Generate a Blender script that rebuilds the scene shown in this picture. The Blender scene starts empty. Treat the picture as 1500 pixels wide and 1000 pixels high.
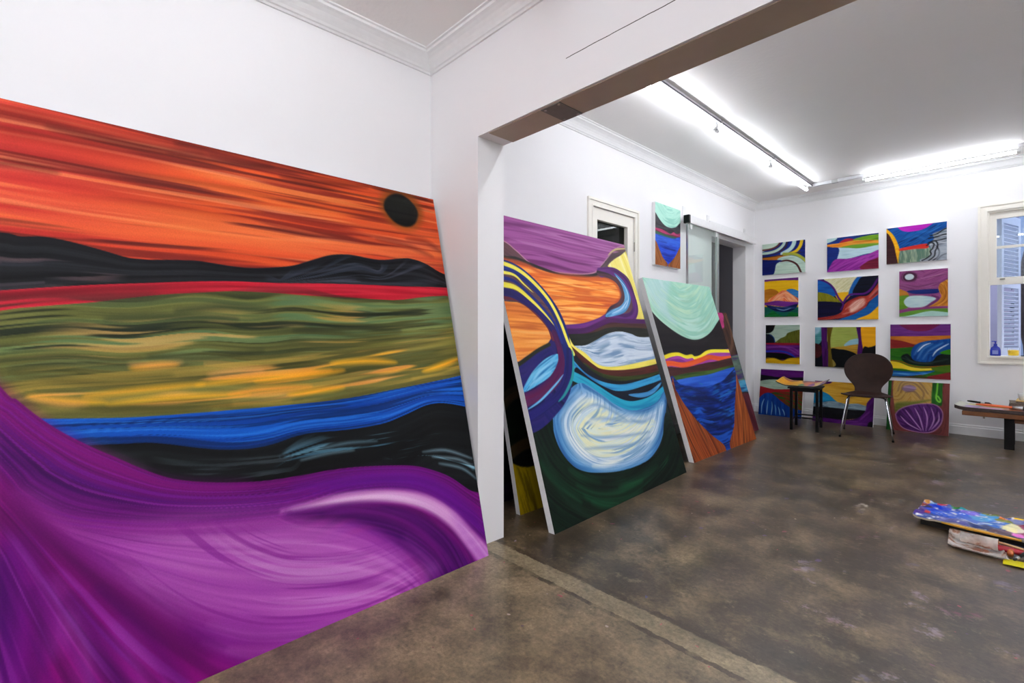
import math, random
import numpy as np
# ---------------------------------------------------------------- the camera, and where a seen point lies on a plane
FOC, PCX, PCY, EYE = 711.0, 750.0, 487.0, 1.1
YAW = math.radians(46.53)
VD = np.array([-math.sin(YAW), math.cos(YAW), 0.0]); VR = np.array([math.cos(YAW), math.sin(YAW), 0.0])
def ray(px, py): return VD + (px-PCX)/FOC*VR + np.array([0, 0, (PCY-py)/FOC])
def on_x(px, py, X): v = ray(px, py); p = v*(X/v[0]); p[2] += EYE; return p
def on_y(px, py, Y): v = ray(px, py); p = v*(Y/v[1]); p[2] += EYE; return p
def on_z(px, py, Z): v = ray(px, py); p = v*((Z-EYE)/v[2]); p[2] += EYE; return p

# ---------------------------------------------------------------- brushwork: paint laid on a canvas grid
_rng = np.random.RandomState(7)
_TAB = _rng.rand(256, 256).astype(np.float32)
def vnoise(x, y):
    xi = np.floor(x).astype(np.int64); yi = np.floor(y).astype(np.int64)
    fx = (x-xi).astype(np.float32); fy = (y-yi).astype(np.float32)
    fx = fx*fx*(3-2*fx); fy = fy*fy*(3-2*fy)
    a = _TAB[yi & 255, xi & 255]; b = _TAB[yi & 255, (xi+1) & 255]
    c = _TAB[(yi+1) & 255, xi & 255]; d = _TAB[(yi+1) & 255, (xi+1) & 255]
    return (a+(b-a)*fx)*(1-fy)+(c+(d-c)*fx)*fy
def streak(s, d, fl, fh, seed):
    n = .5*vnoise(s*fl+seed*7.3, d*fh+seed*3.1)+.3*vnoise(s*fl*1.9+seed*5.7, d*fh*2.3+seed*1.7)+.2*vnoise(s*fl*3.1+seed*2.9, d*fh*3.7+seed*4.3)
    return np.clip((n-.5)*1.9+.5, 0, 1)
def hexc(h): return np.array([int(h[i:i+2], 16)/255 for i in (0, 2, 4)], np.float32)
def ramp(n, cols):
    cs = np.array([hexc(c) for c in cols.split()], np.float32)
    if len(cs) == 1: return np.broadcast_to(cs[0], n.shape+(3,))
    t = np.clip(n, 0, 1)*(len(cs)-1); i = np.minimum(t.astype(np.int64), len(cs)-2); f = (t-i)[..., None]
    f = f*f*(3-2*f)
    return cs[i]*(1-f)+cs[i+1]*f
def parse(txt):
    pts, sharp = [], []
    for t in txt.split():
        sharp.append(t.endswith('!')); pts.append([float(v) for v in t.rstrip('!').split(',')])
    return np.array(pts), sharp
def spline(P, sharp, closed, n=6):
    N = len(P); out = []
    for i in range(N if closed else N-1):
        p1, p2 = P[i], P[(i+1) % N]
        p0 = P[i-1] if (i > 0 or closed) and not sharp[i] else p1
        j = (i+1) % N
        p3 = P[(i+2) % N] if (i+2 < N or closed) and not sharp[j] else p2
        for k in range(n):
            t = k/n
            out.append(.5*((2*p1)+(p2-p0)*t+(2*p0-5*p1+4*p2-p3)*t*t+(3*p1-p0-3*p2+p3)*t**3))
    if not closed: out.append(P[-1])
    return np.array(out)
class Art:
    """A canvas: TL = its top left corner, u along its top edge, v down its face; painted as a grid of coloured points."""
    def __init__(s, TL, u, v, w, h, step):
        s.TL = np.array(TL, float); s.u = np.array(u, float); s.v = np.array(v, float); s.w = w; s.h = h
        s.nu = int(round(w/step))+1; s.nv = int(round(h/step))+1; s.step = step
        s.U, s.V = np.meshgrid(np.linspace(0, w, s.nu), np.linspace(0, h, s.nv)); s.U = s.U.astype(np.float32); s.V = s.V.astype(np.float32)
        s.C = np.ones((s.nv, s.nu, 3), np.float32); s.n = np.cross(s.u, s.v); s.k = 0; s.f = (0, 0, 1); s.fl, s.fh = 3, 25
    def frame(s, ox, oy, sc): s.f = (ox, oy, sc); return s
    def m(s, P):
        out = []
        for x, y in P:
            d = ray(s.f[0]+x*s.f[2], s.f[1]+y*s.f[2]); o = np.array([0, 0, EYE])
            t = ((s.TL-o) @ s.n)/(d @ s.n); q = o+d*t-s.TL
            out.append((q @ s.u, q @ s.v))
        return np.array(out)
    def path(s, txt, closed): P, sh = parse(txt); return s.m(spline(P, sh, closed)).astype(np.float32)
    def near(s, Q, sl, closed=False):
        U, V = s.U[sl], s.V[sl]
        best = np.full(U.shape, 1e9, np.float32); S = np.zeros(U.shape, np.float32); sgn = np.zeros(U.shape, np.float32); ins = np.zeros(U.shape, bool); L = 0.
        M = len(Q)
        for i in range(M if closed else M-1):
            a, b = Q[i], Q[(i+1) % M]; e = b-a; l = float(np.hypot(*e))
            if l < 1e-9: continue
            x = U-a[0]; y = V-a[1]
            t0 = (x*e[0]+y*e[1])/(l*l); t = np.clip(t0, 0, 1)
            dd = (x-t*e[0])**2+(y-t*e[1])**2; k = dd < best
            best[k] = dd[k]; S[k] = (L+t*l)[k]; sgn[k] = np.sign(e[0]*y-e[1]*x)[k]; L += l
            if closed:
                c = (a[1] > V) != (b[1] > V)
                if c.any(): ins ^= c & (U < (b[0]-a[0])*(V-a[1])/((b[1]-a[1]) if abs(b[1]-a[1]) > 1e-9 else 1e-9)+a[0])
        return np.sqrt(best), S, sgn, ins, L
    def box(s, Q, pad):
        i0 = max(0, int((Q[:, 0].min()-pad)/s.step)); i1 = min(s.nu, int((Q[:, 0].max()+pad)/s.step)+2)
        j0 = max(0, int((Q[:, 1].min()-pad)/s.step)); j1 = min(s.nv, int((Q[:, 1].max()+pad)/s.step)+2)
        return None if i1 <= i0 or j1 <= j0 else (slice(j0, j1), slice(i0, i1))
    def tone(s, sl, cols, g, ang, fl, fh, th=0):
        s.k += 1
        fl = fl or s.fl; fh = fh or s.fh
        if g:
            gs = [s.path(t, False) for t in g.split('|')]
            if len(gs) == 1:
                d, S, sg, _, _ = s.near(gs[0], sl); d = d*sg
            else:
                d1, S, _, _, _ = s.near(gs[0], sl); d2, S2, _, _, _ = s.near(gs[1], sl)
                d = d1/(d1+d2+1e-6)*float(np.mean(d1+d2))
        else:
            c, n = math.cos(math.radians(ang)), math.sin(math.radians(ang))
            S = s.U[sl]*c+s.V[sl]*n; d = -s.U[sl]*n+s.V[sl]*c
            d = d+(vnoise(S*2.3+s.k, d*3.1)-.5)*.03
        if th:
            t = np.clip((streak(S, d, fl, fh, s.k+40)-th)/.24, 0, 1)
            return ramp(streak(S, d, fl*.7, fh*.6, s.k), cols), t*t*(3-2*t)
        return ramp(streak(S, d, fl, fh, s.k), cols)
    def fill(s, cols, g=None, ang=0, fl=0, fh=0): s.C[:] = s.tone((slice(None), slice(None)), cols, g, ang, fl, fh); return s
    def S(s, txt, cols, g=None, ang=0, q=0, fl=0, fh=0, a=1., th=0):
        """a painted patch; g: the line (or two, a|b) its brushwork follows; th: only broken dashes of the brush, sparser as th rises"""
        Q = s.path(txt, True); q = max(q*s.step, .6*s.step); sl = s.box(Q, q*1.5)
        if sl is None: return s
        d, _, _, ins, _ = s.near(Q, sl, True); d = np.where(ins, d, -d)
        al = np.clip(.5+d/(2*q), 0, 1); al = (al*al*(3-2*al)*a)[..., None]
        c = s.tone(sl, cols, g, ang, fl, fh, th)
        if th: c, t = c; al = al*t[..., None]
        s.C[sl] = s.C[sl]*(1-al)+c*al; return s
    def L(s, txt, w, cols, tap=1, q=0, a=1., fl=0, fh=0):
        """a brush stroke w wide in the picture's own units; tap: 0 even, 1 both ends thin, 2 thick start, 3 thick end"""
        Q = s.path(txt, False); P, _ = parse(txt); mid = P[len(P)//2]
        E = s.m([mid, mid+[w, 0], mid+[0, w]]); W = .5*(np.hypot(*(E[1]-E[0]))+np.hypot(*(E[2]-E[0])))/2
        q = max(q*s.step, .6*s.step); sl = s.box(Q, W+q*1.5)
        if sl is None: return s
        d, S, sg, _, Lt = s.near(Q, sl); t = S/max(Lt, 1e-6)
        ww = W*{0: np.ones_like(t), 1: np.sqrt(np.clip(4*t*(1-t), 0, 1)), 2: np.sqrt(np.clip(1-t, 0, 1)), 3: np.sqrt(np.clip(t, 0, 1))}[tap]
        s.k += 1
        al = np.clip(.5+(ww-d)/(2*q), 0, 1); al = (al*a)[..., None]
        s.C[sl] = s.C[sl]*(1-al)+ramp(streak(S, d*sg, fl or s.fl, fh or s.fh, s.k), cols)*al; return s
    def many(s, rows, w, cols, **k):
        for r in rows.split('/'): s.L(r, w, cols, **k)
        return s
def paint_big():
    TL, BR = np.array([-2.229, -.746, 1.847]), np.array([-1.818, 1.564, 0])
    u = np.array([-.023, 1, 0]); u /= np.linalg.norm(u); v = np.array([.2436, .0056, -.9698]); v /= np.linalg.norm(v)
    A = Art(TL, u, v, 2.30, 1.904, .0031)
    A.fl, A.fh = .9, 20
    A.frame(0, 100, .48)
    sky = '-900,-700 1500,-200 1500,700 600,620 -900,700'
    A.fill('7a2620 b0342a cc4630 dc5c34 e87440', fl=.6, fh=13)
    A.S('-500,-400 60,-20 200,130 300,300 250,470 -600,700', '9c2428 c43434 d2443c dc5c4c e67c60', q=130, fl=.5, fh=15, a=.85)
    A.S('500,190 1000,270 1330,390 1350,560 1100,560 800,600 500,560 420,400', 'a8401c d45a20 e46c28 ec843a f09c4c', q=110, fl=.7, fh=14, a=.7)
    A.S(sky, '541a1a 7a241e 962f22', fl=1.1, fh=30, th=.6, a=.8, q=1)
    A.S('150,180 700,200 1280,360 1250,470 700,420 200,300', '3c1414 5c1e18', fl=1.3, fh=32, th=.58, a=.7, q=40)
    A.S(sky, 'ec7c50 f09a6a e8823c', fl=.9, fh=32, th=.64, a=.6, q=1)
    A.S('-900,420 500,470 1300,480 1300,640 -900,640', 'e8683a ec7e4a e2703c', fl=.8, fh=24, th=.4, a=.6, q=30)
    A.S('-900,-500 60,80 500,200 1330,380 1330,400 600,290 300,260 -900,0', '8e2a22 a63426', q=16, fl=.8, fh=26, th=.35, a=.7)
    A.many('150,180 290,215 470,245 620,262/-50,285 60,295 170,315/540,230 700,255 900,290/640,262 780,290 950,318/860,330 1000,350 1120,362/1080,330 1180,372 1300,400/520,260 700,288 830,300', 13, '38120e 642018', q=6, a=.65)
    A.many('1150,520 1240,540 1320,575/1240,520 1300,530 1345,560', 12, '6e2a22 9a3a26', q=5, a=.6)
    A.S('1222,366 1264,393 1289,440 1275,484 1235,494 1190,470 1161,425 1170,383', '7a461c 96541e', q=9, a=.85)
    A.S('1215,383 1252,404 1275,440 1266,474 1237,483 1200,465 1172,425 1182,393', '141414 1e1f1c 262824', q=3, fh=30)
    hill = '-900,520 -300,470 0,500 60,512 130,513 200,525 270,543 330,560 390,577 450,583 530,584 600,587 650,594 720,605 780,609 850,606 900,600 950,585 1000,571 1040,567 1080,570 1130,580 1170,584 1220,580 1250,580 1290,592 1330,615 1400,665'
    hb = '-900,760 0,678 300,660 600,650 850,655 1200,664 1420,680'
    A.S(hill+' 1420,800 700,760 -900,900', '121316 1b1c20 26272c 33353c', g=hill+'|'+hb, fl=1.4, fh=26)
    A.S('-200,530 0,560 100,545 350,590 330,650 0,690 -300,680', '4a4850 7a6264 8a7274 5a5a68', g=hill+'|'+hb, fl=2, fh=30, th=.55, a=.65, q=10)
    A.S('820,640 980,600 1060,575 1120,600 1200,600 1270,590 1350,650 1200,660 900,652', '4a5268 3c4656 626a7c', g='820,660 960,625 1080,585 1150,605|860,655 1000,655 1100,660 1250,655 1330,660', fl=2.2, fh=26, th=.5, a=.6, q=8)
    red = '-900,760 -300,700 0,678 150,668 300,660 450,655 600,650 720,650 850,655 1000,657 1200,664 1420,680'
    A.S(red+' 1430,760 700,740 -900,1000', 'a0182c ba2034 cc2c40 ae1c32', g=red, fl=1.5, fh=40)
    A.many('0,700 150,690 340,690/300,672 500,664 700,668/760,675 960,672 1180,680/20,720 140,705 260,705', 8, 'd04a54 8c1628', q=5, a=.4)
    green = '-900,950 -300,800 0,740 100,728 200,720 300,712 400,700 500,690 600,685 700,680 800,683 900,690 1000,697 1100,702 1200,707 1420,714'
    gb = '-900,1250 0,1150 130,1070 400,1070 700,1048 1000,1020 1405,942'
    gw = '-300,800 0,760 200,745 400,752 600,735 760,745 900,735 1100,752 1420,735|-300,1100 100,1060 350,1075 600,1050 850,1055 1050,1015 1420,945'
    A.S(green+' 1440,960 1440,1150 0,1250 -900,1400', '3a4028 525630 666a38 787a44 5c683e', g=gw, fl=1.5, fh=26)
    A.S(green+' 1440,940 1440,1000 0,1150 -900,1300', '6c8450 7a9060 5c7c58 84925c', g=gw, fl=2.2, fh=34, th=.58, a=.75, q=2)
    A.S('-200,740 700,690 1350,715 1380,800 900,960 300,960 -200,960', '1e2418 2a3226 323c2a', g=gw, fl=2.2, fh=34, th=.58, a=.85, q=20)
    A.S('300,770 1100,720 1400,740 1400,900 1000,960 60,960 60,900', 'c09a54 d0a864 b08c44', g=gw, fl=2.2, fh=36, th=.72, a=.75, q=16)
    A.many('330,765 500,758 720,765/460,880 640,885 800,862/40,920 200,905 420,910/540,740 680,728 820,738/900,800 1050,790 1220,800', 13, '262e20 343c2a', q=6, a=.75)
    A.frame(0, 520, .48)
    low = '0,70 300,30 700,10 1000,-20 1300,-60 1420,-80 1410,62 1100,125 700,168 400,190 130,195'
    lg = '0,70 300,45 700,10 1000,-20 1400,-80|130,190 400,190 850,155 1405,62'
    A.S(low, '565428 746a32 8a7c3a 9c8840', g=lg, q=22, fl=1.5, fh=26, a=.7)
    A.S('60,110 400,100 700,50 1000,0 1400,-30 1400,40 1100,110 700,150 300,160', 'eca030 f4b43c e09a4c f0b468', g=lg, fl=2.2, fh=30, th=.64, a=.9, q=8)
    A.S(low, 'b09040 c4a44c a08c48', g=lg, fl=1.8, fh=30, th=.62, a=.5, q=4)
    A.many('260,125 420,108 620,88/600,92 760,72 1010,46/780,80 930,62 1050,46/90,125 200,140 320,145/330,150 520,130 760,118/880,120 1000,105 1050,98/700,120 800,105 950,95/1010,25 1120,18 1210,22/1290,50 1350,30 1400,10/400,40 480,30 540,28', 15, 'f0a020 f8b828 f0a03c', q=4, a=.9)
    A.many('100,130 180,148 260,150/400,28 470,30 550,22/640,60 720,50 800,46', 10, 'eeb890 f0a868', q=5, a=.7)
    A.many('60,60 300,85 520,65/250,165 500,160 700,148/900,138 1050,118 1250,70/150,182 400,174 640,165', 9, '504e24 646030', q=6, a=.7)
    blue = '-100,180 120,193 250,193 400,190 550,180 700,168 850,155 1000,140 1100,125 1200,105 1300,85 1405,62 1500,30'
    blk = '200,290 280,275 380,270 450,267 520,272 600,282 680,288 760,285 830,272 900,248 960,236 1050,228 1120,218 1180,205 1240,180 1300,153 1350,146 1420,157 1500,180'
    A.S(blue+' 1520,300 700,420 0,420', '083c8c 0a48a0 0c52b0 0e5cbc', g=blue+'|'+blk, fl=1.2, fh=22)
    A.S(blue+' 1520,300 700,420 0,420', '06306e 072a60', g=blue+'|'+blk, fl=1.3, fh=32, th=.6, a=.8)
    A.S(blue+' 1520,300 700,420 0,420', '2070cc 2c7cd2', g=blue+'|'+blk, fl=1.4, fh=32, th=.66, a=.7)
    A.S(blk+' 1530,600 700,520 100,480', '0b0c0d 121416 1a1d1f', g=blk, fl=1.6, fh=26)
    A.S('270,270 340,300 430,345 360,350 300,310', '5a5e60 7e8284', q=16, a=.6)
    A.S('850,300 950,260 1150,240 1300,200 1330,240 1200,300 1050,340 880,350', '4a8094 6c9cb0 3c6a80', g='860,310 1000,262 1150,250 1330,215|880,340 1050,325 1200,300 1330,270', fl=3.2, fh=44, th=.68, a=.8, q=12)
    A.S('480,310 640,320 880,300 880,370 640,380', '3a4246 4c585e 30383c', g='450,320 640,335 880,310', fl=2.5, fh=55, th=.6, a=.7, q=12)
    A.S('1200,300 1290,280 1420,265 1450,360 1330,335 1180,330', '5c94a8 8cb8c8 3c6a80', g='1200,310 1300,288 1440,290|1200,325 1320,320 1460,370', fl=3, fh=32, th=.56, a=.85, q=8)
    A.many('1290,295 1360,290 1440,315/1320,310 1400,318 1450,345/1340,330 1410,345 1455,378/960,290 1060,268 1150,262/920,320 1000,300 1080,290', 5, 'a4c8d6 7aaabc', q=3, a=.75)
    # violet folds
    ptop = '-700,-900 -300,-260 0,95 50,135 120,190 190,235 280,280 350,310 430,345 500,370 560,382 640,388 720,388 800,384 900,370 1000,352 1080,342 1180,337 1250,337 1300,345 1370,370 1430,410 1500,455'
    pm = '-700,-300 -200,150 0,360 60,430 200,500 400,520 600,520 800,505 920,485 1060,430 1220,415 1330,450 1440,540 1520,660'
    A.S(ptop+' 1600,700 1400,1000 500,1300 -900,2600 -1500,500', '4e0858 640a66 780e74 660a7a', g=ptop+'|'+pm, fl=.9, fh=22)
    A.S('-100,30 120,200 330,310 520,385 760,395 620,425 400,400 200,310 0,190', '7c0e6c 8c1478 80127e', g=ptop, q=12, fl=1, fh=30, a=.8)
    A.S('-300,100 0,250 200,360 420,420 700,440 900,420 860,475 600,490 350,470 150,420 0,330 -300,200', '3a0858 480a68 5c0e74 6c1070', g=ptop, q=26, fl=1, fh=24, a=.75)
    A.S(ptop+' 1500,560 1300,420 1060,430 900,490 600,520 300,515 60,430 -200,150', '8e28a0 7a1c9c a03aa8', g=ptop+'|'+pm, fl=1, fh=30, th=.62, a=.5, q=6)
    A.S('900,400 1080,358 1260,352 1360,390 1450,470 1490,560 1400,500 1290,425 1150,405 1000,420', '54087a 640e86 741690', g=ptop, q=14, fl=1.2, fh=24, a=.85)
    lobe = '50,450 200,500 450,528 700,516 920,500 1080,535 1200,600 1300,690'
    lg = '50,448 200,500 450,530 700,520 920,505 1100,540 1230,620 1330,720|30,470 160,570 300,660 420,740 520,805 640,855 800,890 1000,870 1200,800'
    A.S('0,440 300,600 420,700 560,830 760,960 1000,870 1320,720 1300,1000 500,1100 300,1000', '7a0e74 8c1480 961a8c', g='60,450 300,640 500,800 700,960', q=10, fl=.9, fh=24)
    A.S(lobe+' 1310,760 1160,830 960,880 760,880 620,830 500,750 400,690 260,620 130,530', '8c2a92 a03ea4 b254b2 c06cc0', g=lg, q=30, fl=1.0, fh=22)
    A.S('440,620 560,560 800,540 1000,545 1150,610 1240,690 1000,700 800,715 600,720 470,690', 'b05ab4 c076be cc90ca', g=lg, q=60, fl=1.1, fh=22, a=.85)
    A.S('40,445 110,470 260,590 420,700 300,650 160,560', 'cc8ec8 b460b2', q=16, a=.65, g='40,445 420,700')
    A.S(lobe+' 1310,760 1160,830 960,880 760,880 620,830 500,750 400,690 260,620 130,530', '80208a 8e2a94', g='100,520 300,650 420,740 520,805 640,855 800,885 1000,865 1160,815 1320,730', q=20, fl=1, fh=44, th=.6, a=.6)
    A.S('480,650 900,560 1200,640 1300,720 1000,780 600,740', 'd0a0d0 c486c4', g='100,520 300,650 420,740 520,805 640,855 800,885 1000,865 1160,815 1320,730', q=40, fl=1, fh=44, th=.6, a=.5)
    A.S('560,830 760,880 960,880 1140,800 1050,900 760,1020 600,960', '74107a 861a88 90268e', q=24, g='520,780 700,890 900,890 1140,800', a=.8, fl=1, fh=34)
    A.many('640,820 760,850 900,850 1060,800/700,900 820,900 940,870/620,880 760,920 880,910', 8, 'a858ac b468b4', q=6, a=.6)
    # pale crest and the dark fold beneath it
    A.S('860,478 960,445 1060,420 1200,410 1300,425 1380,470 1440,535 1500,600 1480,650 1430,590 1370,520 1290,470 1180,448 1050,455', 'a850ac c07ec0 d098cc dcb4d8', g='900,470 1060,435 1200,428 1320,460 1420,540 1500,640', q=6, fl=1.2, fh=34)
    A.S('1380,480 1440,535 1500,610 1470,650 1420,575', 'a85cbc b874c4', q=12, a=.5)
    A.S('880,484 980,468 1120,456 1260,480 1360,540 1420,610 1440,660 1330,720 1290,640 1200,560 1080,505 930,492', '38044c 46085a 58106c 42065e', g='860,480 1060,470 1220,500 1340,580 1400,680', q=10, fl=1.3, fh=34)
    A.S('1240,560 1340,640 1310,700 1260,720 1290,650', '9848a0 a45cac', q=14, a=.5)
    A.many('1000,480 1150,480 1280,540 1370,640/1100,475 1230,510 1340,600', 10, '801c88 6c1274', q=8, a=.6)
    # left fan of darker folds
    fan = '-300,200 0,360 60,440 220,600 400,750 560,880 740,990 600,1100 200,1400 -900,2600 -900,400'
    fg = '-60,330 80,480 250,650 450,830 700,1000|-500,300 -200,600 -150,900 -120,1400'
    A.S(fan, '5c0a5a 720c6a 8c107e 7a0e7a', g=fg, q=12, fl=.8, fh=22)
    A.S('60,440 240,600 440,760 620,890 560,900 380,760 200,640 60,520', '4e0650 600862', q=24, g='60,440 620,890', a=.8)
    A.S('0,600 60,620 90,800 60,1010 -60,1300 -200,800', '3c0860 4c0a72 5e1084', g='-20,500 70,700 40,1000', q=24, fl=1, fh=24, a=.75)
    A.S('0,560 200,640 420,820 600,1000 400,1100 0,1200 -200,800', '8a2a96 9c40a8 7a1a8c', g=fg, fl=1.2, fh=30, th=.6, a=.7, q=24)
    A.many('165,700 182,790 165,900/230,800 262,900 285,1020/350,840 400,920 440,1020', 24, '9848b0 b070c0', q=14, a=.55)
    A.many('100,720 130,820 110,1000/215,740 300,870 370,1020/300,720 440,850 560,1000', 15, '3c0652 4c0864', q=9, a=.6)
    return A
def unit(v): v = np.array(v, float); return v/np.linalg.norm(v)
def paint_swirl():
    A = Art((-2.318, 1.963, 1.861), unit((-.043, .999, 0)), unit((.2881, .0124, -.9575)), 1.643, 1.944, .0042)
    A.fl, A.fh = 2, 26
    A.frame(700, 280, .28)
    A.fill('12181a 1a2420 202a24')
    pb = '-200,120 115,250 150,270 200,310 250,360 290,385 350,410 430,425 530,432 600,428 635,410 660,370 690,330 720,300 790,280'
    A.S('-200,100 115,240 400,400 640,400 700,310 900,290 900,760 480,900 -200,700', '584048 6a4a50 50484e', g=pb)
    A.S(pb+' 900,100 -200,-300', '74346e 8e4a88 a05c98 84407e', fl=1.2, fh=28)
    A.S('-200,-300 115,140 780,260 780,285 640,400 250,350', 'b074a8 b880b0', fl=1.3, fh=34, th=.6, a=.6, q=6)
    A.L('-150,150 115,250 200,310 290,385 430,425 600,428 660,370 720,300 790,282', 5, 'a87c98 c08898', tap=0)
    A.L('-150,210 115,335 200,350 300,390 450,440 600,440 650,410', 12, '34322e 24282c', tap=0)
    A.L('680,335 720,305 790,300', 6, 'd8c890 b8a878')
    A.L('630,425 670,385 710,340 800,318', 16, '3a2c34 54424a 6a5a5c', tap=0)
    orange = 'c85a2a e07830 f0943e f6ae5c ea8430'
    A.S('-200,240 118,352 200,378 300,402 400,432 530,450 620,450 690,460 730,490 745,540 735,575 700,600 680,640 650,670 620,695 560,710 470,722 440,690 380,600 200,400 -200,300', orange, fl=1.8, fh=40)
    A.S('350,470 680,480 720,540 640,640 470,690 400,600', 'f4b060 f8c87c f0a040', fl=2, fh=44, th=.55, a=.8, q=12)
    A.S('300,430 700,470 720,560 620,680 450,700', 'c85a24 d4662a', fl=2, fh=40, th=.6, a=.7, q=8)
    A.L('118,352 250,385 350,430 560,452 690,462 745,530 735,580 690,620 650,672 560,712 450,724', 12, 'b84a24 c85a2c', tap=0, q=3, a=.8)
    A.S('680,390 740,340 830,320 1000,600 1000,720 790,690 830,640 830,580 790,460 720,405', 'e8d868 f0e484 f4ecac', ang=75, fh=20)
    A.L('640,425 720,425 780,480 822,590 815,645 780,665 740,660 690,662 640,690 560,718 470,728', 34, '4a1e5c 66307c 7c3c88', tap=0)
    A.L('630,428 690,445 735,480 762,540 742,590 700,615 675,655', 18, '463244 5c3c48 3a2c3c', tap=0)
    A.S('712,428 760,470 795,540 795,590 765,635 700,655 665,655 690,625 745,600 768,560 752,490', '2c6ea4 4a90c0 7cb4d8 3a78b0', g='712,428 780,510 780,590 680,655', fl=2, fh=40)
    A.many('720,440 770,500 788,560 770,615/700,640 750,615 782,570', 6, 'a8cce4 b8d4e8')
    dk = '440,735 480,738 560,722 620,700 680,680 760,680 960,690'
    A.S(dk+' 960,800 480,830 400,780', '54382e 4a2a30 5c3438', g=dk)
    A.S('440,748 560,745 620,735 680,715 760,712 960,730 960,800 500,850 430,800', '20241e 2c3028 1c1e1e', g=dk)
    A.L('440,732 560,728 630,700 690,675 760,678 900,682', 18, '4a1a58 5c2466', tap=0)
    cloud = '480,812 560,806 620,778 680,745 740,733 800,745 850,763 990,770'
    cb = '500,830 560,855 600,895 650,920 720,922 800,905 870,892 990,865'
    A.S(cloud+' 990,870 870,892 800,905 720,922 650,920 600,895 560,855', 'a0b4ca b8c8dc d0dce8 8ea6c0 dce4ec', g=cloud+'|'+cb, fl=2.4, fh=34)
    A.S(cloud+' 990,870 720,922 600,895 560,855', '6e8eb0 7c9abc 5c80a6', g=cloud+'|'+cb, fl=2.6, fh=34, th=.58, a=.8)
    A.many('580,840 660,790 740,775 820,800 930,810/640,860 720,820 800,840 920,845/600,870 700,880 820,870 930,850', 14, 'e8eef2 dce6f0', q=4, a=.7)
    A.L('470,770 500,820 560,860 610,908 660,930 740,930 850,908 990,875', 22, 'e8d858 f0e070 dcc848', tap=0)
    A.L('480,825 520,860 600,925 650,952 740,958 850,945 990,915', 34, '4a2020 5c2a24 40201e', tap=0)
    A.L('560,915 640,965 740,985 860,975 990,945', 24, '2c381c 44501e 38441e', tap=0)
    A.L('490,850 560,930 660,995 780,1010 990,970', 30, '1c1c2c 141624', tap=0)
    A.frame(700, 520, .28)
    A.S('490,20 560,75 650,130 760,150 870,125 990,85 1000,200 960,250 800,300 640,220 520,150', '141628 1a2034 10121c', g='505,60 650,150 780,165 960,110')
    A.L('495,40 560,108 650,155 760,170 880,140 990,100', 24, '2484b8 40a0cc 2c78b0', tap=0)
    A.L('520,85 600,150 700,200 820,225 900,215 990,120', 26, '101424 181c30', tap=0)
    A.S('790,205 890,190 960,140 930,190 880,218 830,220', '3c84b8 5c9cc8 2c6ca0')
    A.L('500,110 560,140 640,190 720,240 800,265 880,250 940,215 1000,160', 34, '1c88b0 30a4c0 2474a4', tap=0)
    orb = '510,155 450,215 405,265 388,330 402,420 440,510 500,580 570,610 650,614 740,606 830,580 900,540 950,470 975,380 985,280 988,170 940,240 880,275 800,288 720,258 640,200 560,150'
    sw = '560,330 640,290 760,310 870,330 940,280'
    A.S(orb, '2c5e94 4a84b8 6ea0cc 3c74ac', g=orb, fl=1.6, fh=30)
    A.S('540,190 490,240 450,300 440,350 455,430 500,510 560,560 650,590 740,580 830,545 890,500 935,420 960,320 970,250 900,300 800,310 720,285 640,225', '9cbcd8 b8cfe2 d8e4ec 84aacc e8eef0', q=10, g='560,200 470,300 470,420 560,540 680,580 820,540 930,420 965,260', fl=1.8, fh=40)
    A.S('560,240 500,310 500,400 560,490 660,540 780,520 880,440 920,340 800,340 700,300 640,260', 'd4e2e4 e4ecdc e8e8c4 c8dce4 f0f0e8', q=12, g='620,200 520,260 470,360 520,480 640,560 800,520 920,400', fl=1.6, fh=34)
    A.S('470,250 560,230 640,270 760,320 900,310 965,260 950,400 880,500 740,580 600,560 480,480', '5c8cb8 7aa4c8', g='560,200 470,300 470,420 560,540 680,580 820,540 930,420 965,260', fl=2, fh=44, th=.6, a=.75, q=16)
    A.many('540,300 600,260 680,280 780,340/560,360 640,330 760,345 880,345/540,420 660,430 780,420 900,400/560,490 680,480 800,470 900,430/800,335 860,350 930,310', 9, '7ca0c0 90b0cc', q=3, a=.8)
    A.many('560,330 640,360 720,390/480,430 540,510 620,550/600,580 680,570 760,545/700,400 800,395 900,370/520,270 560,240 600,235', 12, 'eeeed8 f4f4ec', q=4, a=.75)
    arc = '300,380 340,480 400,580 500,670 620,720 760,710 880,640 980,530 1020,420'
    A.S('280,330 380,290 400,420 440,510 500,580 570,614 740,608 900,545 960,470 990,300 1100,600 1100,700 400,1000', '0a120e 101c14 14281c 0c1410', g=arc, fl=1.4, fh=24)
    A.S('400,560 480,620 600,660 740,650 880,600 980,520 1000,600 900,680 740,740 560,740 440,650', '145030 1c6440 0e3c24', g=arc, fl=1.3, fh=26, th=.5, a=.75, q=16)
    A.many('520,680 620,720 740,715 860,660/600,770 720,770 860,710/480,600 540,640 640,665/740,690 850,650 940,580/560,740 640,780 740,790/330,560 420,680 540,770', 12, '226a44 1a5434 2c7c50', q=6, a=.7)
    A.many('300,620 360,750 480,880/400,640 470,760 600,850 760,840/340,480 380,590 460,690/420,800 520,880', 10, '1c3c2c 143022', q=6, a=.7)
    # sweeping arcs of the left side
    A.frame(700, 280, .28)
    A.S('-100,540 140,575 220,585 300,640 360,700 388,770 360,800 300,832 250,872 210,910 -100,960', 'c06a30 d8823c e89c4c e8a860', fl=2.2, fh=40)
    A.S('100,570 300,640 380,760 210,900 100,900', 'f4b868 c86028', fl=2, fh=40, th=.6, a=.6, q=10)
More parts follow.
